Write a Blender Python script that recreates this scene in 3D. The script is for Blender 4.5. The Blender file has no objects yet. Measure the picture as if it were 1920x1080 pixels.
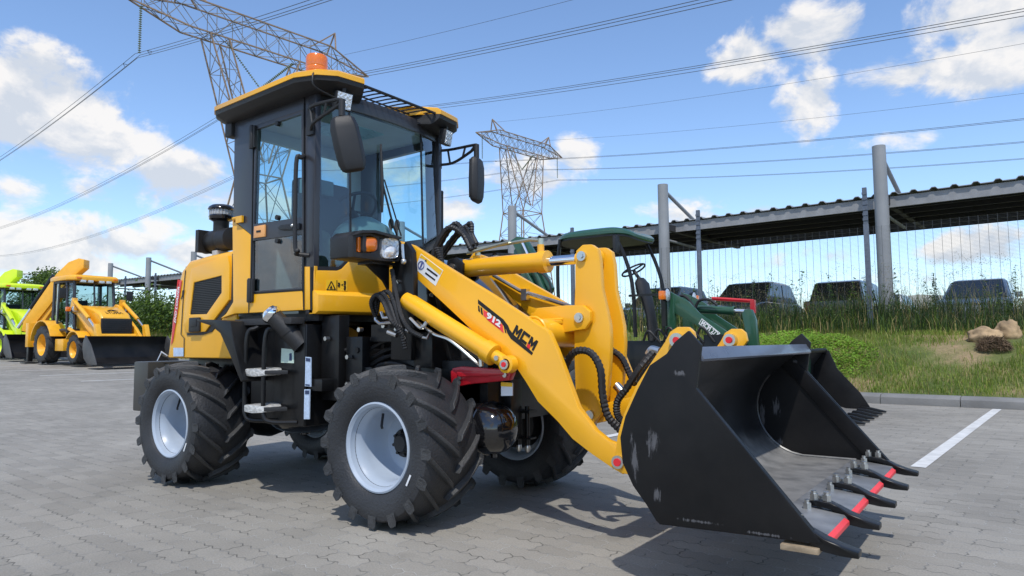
import bpy, bmesh, math, random
from mathutils import Vector, Matrix, noise as mnoise
from mathutils.geometry import delaunay_2d_cdt
from mathutils.bvhtree import BVHTree
import numpy as np
R = math.radians
SC = bpy.context.scene
COL = SC.collection
random.seed(7)

# ------------------------------------------------------------------ camera
CAM = Vector((2.6708, -3.3006, 0.9367)); YAW, PITCH, ROLL, FPX = 2.1938, 0.0781, 0.0081, 1310.7
FW = Vector((math.cos(YAW)*math.cos(PITCH), math.sin(YAW)*math.cos(PITCH), math.sin(PITCH)))
_r = FW.cross(Vector((0, 0, 1))).normalized(); _u = _r.cross(FW)
RT = _r*math.cos(ROLL) - _u*math.sin(ROLL); UP = _u*math.cos(ROLL) + _r*math.sin(ROLL)
cd = bpy.data.cameras.new("camera"); cam = bpy.data.objects.new("camera", cd); COL.objects.link(cam)
cd.sensor_width = 36; cd.lens = 36*FPX/1920; cd.clip_start = .05; cd.clip_end = 6000
cam.matrix_world = Matrix(((RT.x, UP.x, -FW.x, CAM.x), (RT.y, UP.y, -FW.y, CAM.y), (RT.z, UP.z, -FW.z, CAM.z), (0, 0, 0, 1)))
SC.camera = cam
# survey helpers: a sight line through a photo pixel, met with a plane of known position
def ray(px, py): return FW + RT*((px-960)/FPX) + UP*((540-py)/FPX)
def hit(px, py, ax, v):
    d = ray(px, py); return CAM + d*((v-CAM[ax])/d[ax])
def ty(y, *pts): return [(lambda h: (h.x, h.z))(hit(a, b, 1, y)) for a, b in pts]
def tx(x, *pts): return [(lambda h: (h.y, h.z))(hit(a, b, 0, x)) for a, b in pts]
HF = Vector((math.cos(YAW), math.sin(YAW), 0)); HR = Vector((math.sin(YAW), -math.cos(YAW), 0))
def W(X, d, z): p = CAM + HR*X + HF*d; return Vector((p.x, p.y, z))

# ------------------------------------------------------------------ light and sky
SUN = Vector((.35, -.5, 1.0)).normalized()
w = bpy.data.worlds.new("World"); SC.world = w; w.use_nodes = True
nt = w.node_tree; N = nt.nodes; Lk = nt.links; N.clear()
def nd(t, **k):
    n = N.new(t)
    for a, b in k.items(): setattr(n, a, b)
    return n
def math_(op, a, b=None, c=None, tree=None, clamp=False):
    n = (tree or nt).nodes.new('ShaderNodeMath'); n.operation = op; n.use_clamp = clamp
    for i, v in enumerate((a, b, c)):
        if v is None: continue
        if isinstance(v, (int, float)): n.inputs[i].default_value = v
        else: (tree or nt).links.new(v, n.inputs[i])
    return n.outputs[0]
sky = nd('ShaderNodeTexSky', sky_type='NISHITA', sun_disc=False, sun_elevation=math.asin(SUN.z), altitude=200, air_density=1.0, dust_density=.25, ozone_density=3.0)
sky.sun_rotation = math.atan2(SUN.x, SUN.y)
geo = nd('ShaderNodeTexCoord'); dirv = geo.outputs['Generated']
# (photo pixel of a cloud's middle, angular half-width, half-height factor, strength)
CLOUDS = [((90, 215), .165, .62, 1.0), ((200, 260), .085, .55, 1.0), ((20, 250), .09, .7, 1.0), ((25, 355), .065, .7, .85), ((175, 355), .075, .45, .6), ((335, 345), .10, .6, .95), ((60, 440), .15, .36, .92), ((210, 460), .13, .30, .8), ((360, 475), .12, .3, .65), ((100, 490), .2, .16, .8), ((300, 425), .06, .5, .6), ((450, 380), .12, .5, .7),
          ((870, 385), .10, .5, .85), ((985, 345), .11, .6, .7), ((1085, 285), .06, .75, .7), ((1280, 400), .085, .55, .95), ((1430, 400), .05, .45, .65), ((1420, 110), .095, .6, .85), ((1500, 70), .095, .6, .9), ((1520, 190), .065, 1.2, .85), ((1690, 150), .11, .45, .9), ((1800, 130), .12, .55, .95), ((1850, 30), .12, .55, .9), ((1890, 110), .10, .7, .9),
          ((1640, 265), .10, .3, .55), ((1800, 470), .12, .35, .72), ((1560, 480), .12, .2, .5), ((1400, 500), .12, .25, .5), ((1720, 520), .12, .2, .6), ((640, 300), .12, .6, .6), ((760, 330), .08, .8, .8)]
nz = nd('ShaderNodeTexNoise'); nz.inputs['Scale'].default_value = 9; nz.inputs['Detail'].default_value = 10; nz.inputs['Roughness'].default_value = .6; nz.inputs['Distortion'].default_value = .25
mp = nd('ShaderNodeMapping'); mp.inputs['Scale'].default_value = (1, 1, 1.45); mp.inputs['Location'].default_value = (.3, .1, .25)
Lk.new(dirv, mp.inputs[0]); Lk.new(mp.outputs[0], nz.inputs['Vector'])
tot = None
for (px, py), hw, hf, st in CLOUDS:
    d = ray(px, py).normalized(); side = d.cross(Vector((0, 0, 1))).normalized(); upv = side.cross(d)
    va = nd('ShaderNodeVectorMath', operation='DOT_PRODUCT'); Lk.new(dirv, va.inputs[0]); va.inputs[1].default_value = side/hw
    vb = nd('ShaderNodeVectorMath', operation='DOT_PRODUCT'); Lk.new(dirv, vb.inputs[0]); vb.inputs[1].default_value = upv/(hw*hf)
    vc = nd('ShaderNodeVectorMath', operation='DOT_PRODUCT'); Lk.new(dirv, vc.inputs[0]); vc.inputs[1].default_value = d
    a2 = math_('POWER', va.outputs['Value'], 2); b2 = math_('POWER', vb.outputs['Value'], 2)
    s = math_('SUBTRACT', 1.0, math_('SQRT', math_('ADD', a2, b2)), clamp=True)
    s = math_('MULTIPLY', math_('MULTIPLY', s, math_('GREATER_THAN', vc.outputs['Value'], 0.)), st)
    tot = s if tot is None else math_('MAXIMUM', tot, s)
# clouds elsewhere in the dome, so that reflections have something to show
nb = nd('ShaderNodeTexNoise'); nb.inputs['Scale'].default_value = 2.1; nb.inputs['Detail'].default_value = 3; Lk.new(mp.outputs[0], nb.inputs['Vector'])
vf = nd('ShaderNodeVectorMath', operation='DOT_PRODUCT'); Lk.new(dirv, vf.inputs[0]); vf.inputs[1].default_value = FW
back = math_('MULTIPLY', math_('LESS_THAN', vf.outputs['Value'], .45), math_('MULTIPLY', math_('SUBTRACT', nb.outputs['Fac'], .47, clamp=True), 5.))
tot = math_('MAXIMUM', tot, back)
tot = math_('POWER', math_('MINIMUM', tot, 1.0), .75)
den = math_('ADD', math_('MULTIPLY', tot, .85), math_('MULTIPLY', math_('SUBTRACT', nz.outputs['Fac'], .5), 1.75))
mr = nd('ShaderNodeMapRange', interpolation_type='SMOOTHSTEP'); Lk.new(den, mr.inputs[0]); mr.inputs[1].default_value = .30; mr.inputs[2].default_value = .60
fac = math_('MULTIPLY', mr.outputs[0], math_('MINIMUM', math_('MULTIPLY', tot, 5), 1.0))
mp2 = nd('ShaderNodeMapping'); mp2.inputs['Scale'].default_value = (1, 1, 1.45); mp2.inputs['Location'].default_value = (.3+SUN.x*.02, .1+SUN.y*.02, .25+.035); Lk.new(dirv, mp2.inputs[0])
nz2 = nd('ShaderNodeTexNoise'); nz2.inputs['Scale'].default_value = 9; nz2.inputs['Detail'].default_value = 6; nz2.inputs['Roughness'].default_value = .55; nz2.inputs['Distortion'].default_value = .25; Lk.new(mp2.outputs[0], nz2.inputs['Vector'])
lit = math_('ADD', .55, math_('MULTIPLY', math_('SUBTRACT', nz.outputs['Fac'], nz2.outputs['Fac']), 2.6), clamp=True)      # billows: lit where the cloud thins towards the sun
cr = nd('ShaderNodeValToRGB'); Lk.new(lit, cr.inputs[0])
cr.color_ramp.elements[0].position = .35; cr.color_ramp.elements[0].color = (3.6, 3.85, 4.25, 1); cr.color_ramp.elements[1].position = .75; cr.color_ramp.elements[1].color = (5.3, 5.15, 5.0, 1)
mixc = nd('ShaderNodeMix', data_type='RGBA'); Lk.new(math_('MULTIPLY', fac, .93), mixc.inputs['Factor']); tint = nd('ShaderNodeMix', data_type='RGBA', blend_type='MULTIPLY'); tint.inputs['Factor'].default_value = 1; Lk.new(sky.outputs[0], tint.inputs['A']); tint.inputs['B'].default_value = (1.02, 1.06, 1.12, 1); Lk.new(tint.outputs['Result'], mixc.inputs['A']); Lk.new(cr.outputs[0], mixc.inputs['B'])
bg = nd('ShaderNodeBackground'); bg.inputs['Strength'].default_value = .15; Lk.new(mixc.outputs['Result'], bg.inputs['Color'])
out = nd('ShaderNodeOutputWorld'); Lk.new(bg.outputs[0], out.inputs['Surface'])
w.cycles.sampling_method = 'MANUAL'; w.cycles.sample_map_resolution = 1024
sl = bpy.data.lights.new("sun", 'SUN'); sl.energy = 2.75; sl.angle = R(.9); sl.color = (1, .955, .89)
so = bpy.data.objects.new("sun", sl); COL.objects.link(so); so.rotation_euler = (-SUN).to_track_quat('-Z', 'Y').to_euler(); so.location = SUN*40
SC.view_settings.view_transform = 'Standard'; SC.view_settings.look = 'None'; SC.view_settings.exposure = .32; SC.view_settings.gamma = 1; SC.view_settings.use_curve_mapping = False
SC.render.engine = 'CYCLES'; SC.cycles.max_bounces = 8; SC.cycles.transparent_max_bounces = 24; SC.cycles.use_denoising = True
SC.render.resolution_x, SC.render.resolution_y = 1024, 576

# ------------------------------------------------------------------ materials
MC = {}
def mat(name, col, rough=.5, metal=0., coat=0., var=.12, vs=6., bump=0., bs=40., trans=0., emit=None, dust=0., rv=.1, spec=.5):
    if name in MC: return MC[name]
    m = bpy.data.materials.new(name); m.use_nodes = True; t = m.node_tree; b = t.nodes['Principled BSDF']; MC[name] = m
    c = (*col, 1); b.inputs['Roughness'].default_value = rough; b.inputs['Metallic'].default_value = metal
    b.inputs['Coat Weight'].default_value = coat; b.inputs['Coat Roughness'].default_value = .06; b.inputs['Specular IOR Level'].default_value = spec
    tc = t.nodes.new('ShaderNodeTexCoord')
    n = t.nodes.new('ShaderNodeTexNoise'); n.inputs['Scale'].default_value = vs; n.inputs['Detail'].default_value = 6; t.links.new(tc.outputs['Object'], n.inputs['Vector'])
    rp = t.nodes.new('ShaderNodeValToRGB'); t.links.new(n.outputs['Fac'], rp.inputs[0])
    e = rp.color_ramp.elements; e[0].position = .3; e[1].position = .7
    e[0].color = tuple(x*(1-var) for x in col)+(1,); e[1].color = tuple(min(1, x*(1+var)) for x in col)+(1,)
    src = rp.outputs[0]
    if dust:
        n3 = t.nodes.new('ShaderNodeTexNoise'); n3.inputs['Scale'].default_value = 2.3; n3.inputs['Detail'].default_value = 10; n3.inputs['Roughness'].default_value = .7; t.links.new(tc.outputs['Object'], n3.inputs['Vector'])
        r3 = t.nodes.new('ShaderNodeMapRange'); r3.inputs[1].default_value = .42; r3.inputs[2].default_value = .75; r3.inputs[4].default_value = dust; t.links.new(n3.outputs['Fac'], r3.inputs[0])
        mx = t.nodes.new('ShaderNodeMix'); mx.data_type = 'RGBA'; t.links.new(r3.outputs[0], mx.inputs['Factor']); t.links.new(src, mx.inputs['A']); mx.inputs['B'].default_value = (.26, .24, .21, 1); src = mx.outputs['Result']
    t.links.new(src, b.inputs['Base Color'])
    r2 = t.nodes.new('ShaderNodeMapRange'); r2.inputs[3].default_value = max(.02, rough-rv); r2.inputs[4].default_value = min(1, rough+rv); t.links.new(n.outputs['Fac'], r2.inputs[0]); t.links.new(r2.outputs[0], b.inputs['Roughness'])
    if bump:
        n2 = t.nodes.new('ShaderNodeTexNoise'); n2.inputs['Scale'].default_value = bs; n2.inputs['Detail'].default_value = 4; t.links.new(tc.outputs['Object'], n2.inputs['Vector'])
        bp = t.nodes.new('ShaderNodeBump'); bp.inputs['Strength'].default_value = bump; bp.inputs['Distance'].default_value = .02; t.links.new(n2.outputs['Fac'], bp.inputs['Height']); t.links.new(bp.outputs[0], b.inputs['Normal'])
    if trans: b.inputs['Transmission Weight'].default_value = trans
    if emit: b.inputs['Emission Color'].default_value = (*emit[0], 1); b.inputs['Emission Strength'].default_value = emit[1]
    return m
def scuffed(m, marks, col=(.16, .16, .17)):     # bright scuffs with a place and outline of their own (object space: x, y, z, radius x, radius z)
    t = m.node_tree; b = t.nodes['Principled BSDF']; lk = [l for l in t.links if l.to_socket == b.inputs['Base Color']][0]; src = lk.from_socket; tc = t.nodes.new('ShaderNodeTexCoord'); tot = None
    n = t.nodes.new('ShaderNodeTexNoise'); n.inputs['Scale'].default_value = 55; n.inputs['Detail'].default_value = 9; n.inputs['Roughness'].default_value = .75; mp = t.nodes.new('ShaderNodeMapping'); mp.inputs['Scale'].default_value = (2.2, 1, .35); t.links.new(tc.outputs['Object'], mp.inputs[0]); t.links.new(mp.outputs[0], n.inputs['Vector'])
    sp_ = t.nodes.new('ShaderNodeSeparateXYZ'); t.links.new(tc.outputs['Object'], sp_.inputs[0])
    for x, z, rx, rz in marks:
        q = math_('ADD', math_('POWER', math_('DIVIDE', math_('SUBTRACT', sp_.outputs[0], x, tree=t), rx, tree=t), 2, tree=t), math_('POWER', math_('DIVIDE', math_('SUBTRACT', sp_.outputs[2], z, tree=t), rz, tree=t), 2, tree=t), tree=t)
        s = math_('SUBTRACT', 1, math_('SQRT', q, tree=t), tree=t, clamp=True); tot = s if tot is None else math_('MAXIMUM', tot, s, tree=t)
    f = math_('MULTIPLY', math_('SUBTRACT', math_('ADD', n.outputs[0], math_('MULTIPLY', tot, .42, tree=t), tree=t), .73, tree=t, clamp=True), 9, tree=t, clamp=True)
    mx = t.nodes.new('ShaderNodeMix'); mx.data_type = 'RGBA'; t.links.new(math_('MULTIPLY', f, .6, tree=t), mx.inputs['Factor']); t.links.new(src, mx.inputs['A']); mx.inputs['B'].default_value = (*col, 1); t.links.new(mx.outputs['Result'], b.inputs['Base Color'])
def glassmat(name, tint, refl=1.0, ior=1.5):
    m = bpy.data.materials.new(name); m.use_nodes = True; t = m.node_tree; t.nodes.clear()
    o = t.nodes.new('ShaderNodeOutputMaterial'); tr = t.nodes.new('ShaderNodeBsdfTransparent'); tr.inputs[0].default_value = (*tint, 1)
    gl = t.nodes.new('ShaderNodeBsdfGlossy'); gl.inputs['Roughness'].default_value = .01
    fr = t.nodes.new('ShaderNodeFresnel'); fr.inputs[0].default_value = ior; gm = t.nodes.new('ShaderNodeNewGeometry'); fm = t.nodes.new('ShaderNodeMath'); fm.operation = 'SUBTRACT'; fm.inputs[0].default_value = 1; t.links.new(gm.outputs['Backfacing'], fm.inputs[1]); f2 = t.nodes.new('ShaderNodeMath'); f2.operation = 'MULTIPLY'; t.links.new(fr.outputs[0], f2.inputs[0]); t.links.new(fm.outputs[0], f2.inputs[1])
    mx = t.nodes.new('ShaderNodeMixShader'); mu = t.nodes.new('ShaderNodeMath'); mu.operation = 'MULTIPLY'; mu.inputs[1].default_value = refl; mu.use_clamp = True
    t.links.new(f2.outputs[0], mu.inputs[0]); t.links.new(mu.outputs[0], mx.inputs[0]); t.links.new(tr.outputs[0], mx.inputs[1]); t.links.new(gl.outputs[0], mx.inputs[2]); t.links.new(mx.outputs[0], o.inputs[0])
    return m
YEL = mat('yellow_paint', (.86, .425, .008), .36, coat=.3, var=.06, vs=3, rv=.10, bump=.015, bs=90, dust=.06)
YELB = mat('backhoe_yellow', (.80, .40, .02), .4, coat=.3, var=.06)
LIME = mat('lime_paint', (.60, .78, .02), .4, coat=.3, var=.06)
GRN = mat('dark_green_paint', (.018, .075, .04), .32, coat=.4, var=.1)
BLK = mat('black_paint', (.0065, .0065, .007), .42, coat=.12, var=.25, vs=4, rv=.12, spec=.35)
BLKG = mat('black_gloss', (.006, .006, .007), .1, coat=.8, var=.2)
BLKM = mat('black_plastic', (.014, .014, .015), .5, var=.25, bump=.15, bs=300)
CHAR = mat('charcoal_cab_paint', (.030, .031, .037), .38, coat=.2, var=.1)
RUB = mat('tyre_rubber', (.019, .0205, .024), .55, var=.35, vs=5, bump=.25, bs=90, dust=.05)
RUBL = mat('tread_rubber', (.030, .0315, .034), .56, var=.3, vs=8, bump=.3, bs=120, dust=.10)
RIM = mat('pale_grey_rim', (.36, .42, .50), .36, coat=.2, var=.07, vs=4)
STL = mat('zinc_steel', (.62, .62, .60), .3, metal=1, var=.15)
CHR = mat('chrome', (.86, .87, .88), .08, metal=1, var=.05)
RED = mat('red_paint', (.48, .012, .022), .35, coat=.4, var=.1)
REDB = mat('red_strip', (.80, .055, .06), .5, var=.08)
ORG = mat('amber_lens', (.95, .22, .01), .18, coat=.6, var=.05, trans=.25)
CLR = mat('lamp_reflector', (.75, .77, .78), .15, metal=.6, var=.1, bump=.5, bs=60)
WHT = mat('white_vinyl', (.72, .74, .76), .45, var=.05)
WRAP = mat('clear_step_wrap', (.50, .50, .48), .3, coat=.5, var=.25, vs=40, bump=.6, bs=60)
DECK = mat('decal_yellow', (.85, .5, .02), .4, var=.05)
BLUW = mat('decal_pale_blue', (.45, .56, .72), .45, var=.15, vs=60)
INK = mat('black_ink', (.006, .006, .006), .5, var=.1)
WINK = mat('white_ink', (.8, .8, .8), .5, var=.03)
RINK = mat('red_ink', (.7, .02, .03), .5, var=.05)
BUCK = mat('bucket_black', (.006, .006, .007), .46, spec=.3, coat=.0, dust=.035, var=.4, vs=2.2, rv=.16, bump=.03, bs=8)
BUCKIN = mat('bucket_inside', (.012, .0125, .014), .36, var=.35, vs=3, rv=.12, bump=.05, bs=9)
FLOORM = mat('lit_bucket_floor', (.27, .265, .255), .45, var=.3, vs=5, rv=.12, bump=.08, bs=25)  # pale grey puts the light on the bucket floor into the colour
LIPM = mat('bucket_lip', (.10, .115, .15), .3, var=.2, coat=.2)
SEATM = mat('seat_vinyl', (.018, .02, .022), .5, var=.2)
KHAKI = mat('seat_cover_khaki', (.16, .16, .11), .7, var=.2)
PANEL = mat('cab_liner_grey', (.62, .67, .70), .7, var=.08)
DASH = mat('dash_grey_green', (.16, .25, .26), .55, var=.1)
GLS = glassmat('cab_glass', (.84, .94, .96), 1.5)
GLSD = glassmat('dark_cab_glass', (.66, .77, .79), 3.0)
GLSC = glassmat('car_glass', (.10, .13, .14), 1.6)
WOODM = mat('bare_wood', (.30, .23, .15), .7, var=.35, vs=30)
GRILL = mat('black_mesh', (.02, .02, .02), .5, var=.3)

# ------------------------------------------------------------------ builders
class B:
    def __init__(s): s.bm = bmesh.new()
    def poly(s, fn, pts, holes, t0, t1):
        bm = s.bm; loops = [list(pts)]+[list(h) for h in holes]; co = [Vector(p) for l in loops for p in l]; idx = []; k = 0
        for l in loops: idx.append(list(range(k, k+len(l)))); k += len(l)
        if holes:
            r = delaunay_2d_cdt(co, [(l[i-1], l[i]) for l in idx for i in range(len(l))], [], 0, 1e-6); tris = []; inv = {}
            for n, o in enumerate(r[3]):
                for q in o: inv[n] = q
            def odd(x, z):
                f = False
                for l in loops:
                    for i in range(len(l)):
                        (x1, z1), (x2, z2) = l[i], l[i-1]
                        if (z1 > z) != (z2 > z) and x < (x2-x1)*(z-z1)/(z2-z1)+x1: f = not f
                return f
            for n in range(len(r[0])):
                if n not in inv: inv[n] = len(co); co.append(Vector(r[0][n]))
            for f in r[2]:
                q = [r[0][v] for v in f]
                if odd(sum(v.x for v in q)/3, sum(v.y for v in q)/3): tris.append([inv[v] for v in f])
        else: tris = [idx[0]]
        A = [bm.verts.new(fn(p.x, p.y, t0)) for p in co]; C = [bm.verts.new(fn(p.x, p.y, t1)) for p in co]
        for f in tris: bm.faces.new([A[v] for v in f]); bm.faces.new([C[v] for v in reversed(f)])
        for l in idx:
            for i in range(len(l)): bm.faces.new((A[l[i-1]], A[l[i]], C[l[i]], C[l[i-1]]))
        return s
    def py(s, pts, y0, y1, holes=()): return s.poly(lambda a, b, t: Vector((a, t, b)), pts, holes, y0, y1)
    def px(s, pts, x0, x1, holes=()): return s.poly(lambda a, b, t: Vector((t, a, b)), pts, holes, x0, x1)
    def pz(s, pts, z0, z1, holes=()): return s.poly(lambda a, b, t: Vector((a, b, t)), pts, holes, z0, z1)
    def box(s, x0, x1, y0, y1, z0, z1): return s.pz([(x0, y0), (x1, y0), (x1, y1), (x0, y1)], z0, z1)
    def loft(s, rings, cap=True, close=False, c0=True, c1=True):
        bm = s.bm; vs = [[bm.verts.new(p) for p in r] for r in rings]; n = len(vs[0])
        m = len(vs)
        for i in range(m if close else m-1):
            A, C = vs[i], vs[(i+1) % m]
            for j in range(n): bm.faces.new((A[j], A[(j+1) % n], C[(j+1) % n], C[j]))
        if cap and not close:
            if c0: bm.faces.new(vs[0][::-1])
            if c1: bm.faces.new(vs[-1])
        return s
    def tube(s, pts, r, n=10, ribs=0.):
        pts = [Vector(p) for p in pts]; rings = []; up = None
        for i, p in enumerate(pts):
            t = (pts[min(i+1, len(pts)-1)]-pts[max(i-1, 0)]).normalized()
            if up is None: up = t.orthogonal().normalized()
            up = (up - t*up.dot(t)).normalized(); q = t.cross(up)
            rr = (r[i] if isinstance(r, (list, tuple)) else r)*(1+ribs*(i % 2))
            rings.append([p+(up*math.cos(a)+q*math.sin(a))*rr for a in [2*math.pi*k/n for k in range(n)]])
        return s.loft(rings)
    def cyl(s, a, b, r, r2=None, n=24):
        return s.tube([a, b], [r, r if r2 is None else r2], n)
    def lathe(s, prof, c, ax, n=48, close=False):
        # prof: (radius, distance along axis); open profile, revolved
        c = Vector(c); ax = Vector(ax).normalized(); u = ax.orthogonal().normalized(); v = ax.cross(u)
        rings = [[c+ax*t+(u*math.cos(2*math.pi*k/n)+v*math.sin(2*math.pi*k/n))*max(r, 1e-4) for k in range(n)] for r, t in prof]
        return s.loft(rings, True, close, prof[0][0] < .005, prof[-1][0] < .005)
    def ball(s, c, rx, ry=None, rz=None, u=20, v=12):
        m = Matrix.Translation(c) @ Matrix.Diagonal((rx, ry or rx, rz or rx, 1))
        bmesh.ops.create_uvsphere(s.bm, u_segments=u, v_segments=v, radius=1, matrix=m); return s
    def bevel(s, w=.004, seg=2, ang=32):
        bm = s.bm; bmesh.ops.recalc_face_normals(bm, faces=bm.faces); bm.normal_update()
        es = [e for e in bm.edges if len(e.link_faces) == 2 and e.calc_face_angle(0) > R(ang)]
        if es: bmesh.ops.bevel(bm, geom=es, offset=w, segments=seg, profile=.6, affect='EDGES', clamp_overlap=True)
        return s
ORIG = {}
def origin(o):
    while o.parent: o = o.parent
    return ORIG.get(o, Vector((0, 0, 0)))
def part(name, b, m, parent=None, smooth=35, label=None):
    bm = b.bm; bmesh.ops.recalc_face_normals(bm, faces=bm.faces)
    if parent is not None: bmesh.ops.translate(bm, verts=bm.verts, vec=-origin(parent))
    me = bpy.data.meshes.new(name); bm.to_mesh(me); bm.free()
    if smooth: me.shade_smooth(); me.set_sharp_from_angle(angle=R(smooth))
    o = bpy.data.objects.new(name, me); COL.objects.link(o)
    for x in (m if isinstance(m, (list, tuple)) else [m]): me.materials.append(x)
    o.parent = parent
    if label: o['label'] = label
    return o
def pieces(name, b, m, parent):      # every loose piece of the builder becomes an object of its own
    bm = b.bm; todo = set(bm.faces)
    while todo:
        st = [todo.pop()]; isl = set(st)
        while st:
            f = st.pop()
            for ed in f.edges:
                for g in ed.link_faces:
                    if g not in isl: isl.add(g); st.append(g)
        todo -= isl; nb = B(); mp = {}
        for f in isl: nb.bm.faces.new([mp.setdefault(v, None) or mp.__setitem__(v, nb.bm.verts.new(v.co)) or mp[v] for v in f.verts])
        part(name, nb, m, parent)
    bm.free()
def tag(o, label, cat, group=None):
    o['label'] = label; o['category'] = cat
    if group: o['group'] = group
    return o
def thing(name, label, cat, loc=(0, 0, 0), group=None, rz=0, orig=None):
    o = bpy.data.objects.new(name, None); COL.objects.link(o); o.location = loc; o.rotation_euler.z = rz; o.empty_display_size = .2
    ORIG[o] = Vector(orig) if orig is not None else Vector((0, 0, 0)); return tag(o, label, cat, group)
def structure(name, b, m, smooth=35):
    o = part(name, b, m, None, smooth); o['kind'] = 'structure'; return o
def copy_tree(o, parent=None):
    c = o.copy(); COL.objects.link(c); c.parent = parent
    for ch in list(o.children): copy_tree(ch, c)
    return c
def spline(pts, n=12):
    P = [Vector(p) for p in pts]; P = [P[0]*2-P[1]]+P+[P[-1]*2-P[-2]]; o = []
    for i in range(1, len(P)-2):
        for k in range(n):
            t = k/n; a, b_, c, d = P[i-1:i+3]
            o.append(.5*((2*b_)+(c-a)*t+(2*a-5*b_+4*c-d)*t*t+(3*b_-a-3*c+d)*t**3))
    o.append(P[-2]); return o
def hose(b, pts, r=.013, n=14): return b.tube(spline(pts, n), r, 8, ribs=.22)
def lettering(body, O, X, Y, m, parent, name='lettering', shear=0., bold=.0):
    # text fitted to the box spanned by X (full width) and Y (cap height) at O
    cu = bpy.data.curves.new('txt', 'FONT'); cu.body = body; cu.offset = bold; cu.resolution_u = 2
    ob = bpy.data.objects.new('txt', cu); COL.objects.link(ob); bpy.context.view_layer.update()
    me = bpy.data.meshes.new_from_object(ob.evaluated_get(bpy.context.evaluated_depsgraph_get()))
    bpy.data.objects.remove(ob); bpy.data.curves.remove(cu)
    n = len(me.vertices); co = np.empty(n*3); me.vertices.foreach_get('co', co); co = co.reshape(-1, 3)
    mn, mx = co.min(0), co.max(0); O, X, Y = Vector(O), Vector(X), Vector(Y); nn = X.cross(Y).normalized(); og = origin(parent) if parent else Vector((0, 0, 0))
    new = []
    for c in co:
        a = (c[0]-mn[0])/max(1e-6, mx[0]-mn[0]); b_ = (c[1]-mn[1])/max(1e-6, mx[1]-mn[1])
        new += list(O+X*(a+shear*b_)+Y*b_+nn*.0015-og)
    me.vertices.foreach_set('co', new); me.name = name; me.update()
    o = bpy.data.objects.new(name, me); COL.objects.link(o); me.materials.append(m); o.parent = parent; return o
def surf(o):                   # sight line met with the surface of a finished part
    me = o.data; og = origin(o); tree = BVHTree.FromPolygons([v.co+og for v in me.vertices], [p.vertices[:] for p in me.polygons])
    def f(px, py, off=.003):
        d = ray(px, py).normalized(); l, n, i, _ = tree.ray_cast(CAM, d)
        if l is None: return CAM+d*(CAM-Vector((-2.4, -.5, 1.2))).length
        return l+(n if n.dot(d) < 0 else -n)*off
    return f
def skin(b, fn, q, off=.003, k=4):   # a thin sheet laid on such a surface inside the quad q
    g = []
    for i in range(k+1):
        row = []
        for j in range(k+1):
            s, t = i/k, j/k
            p = [(q[0][m]*(1-s)+q[1][m]*s)*(1-t)+(q[3][m]*(1-s)+q[2][m]*s)*t for m in (0, 1)]
            row.append(b.bm.verts.new(fn(*p, off)))
        g.append(row)
    for i in range(k):
        for j in range(k): b.bm.faces.new((g[i][j], g[i+1][j], g[i+1][j+1], g[i][j+1]))
    return b
GLY = {'M': [(0, 0), (0, 1), (.27, 1), (.5, .58), (.73, 1), (1, 1), (1, 0), (.75, 0), (.75, .56), (.55, .2), (.45, .2), (.25, .56), (.25, 0)], 'C': [(1, 0), (0, 0), (0, 1), (1, 1), (1, .74), (.27, .74), (.27, .26), (1, .26)]}
def block_text(word, p0, p1, p2, y, m, par, t=.0018):
    O, X, Y = [hit(*p, 1, y) for p in (p0, p1, p2)]; X = X-O; Y = Y-O; n = len(word); b = B()
    for i, ch in enumerate(word):
        q = [O+X*((i+.88*u)/(n-.12))+Y*v for u, v in GLY[ch]]; b.py([(v.x, v.z) for v in q], y, y-t)
    return part('lettering', b, m, par, smooth=0)
def mirror(pts): return [(p[0], -p[1], p[2]) for p in pts]

# ================================================================== the wheel loader (drives towards +X, its right side, -Y, faces the camera)
LO = thing('wheel_loader', 'yellow wheel loader with black cab and raised black bucket, nearest of all machines', 'wheel loader')

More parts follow.
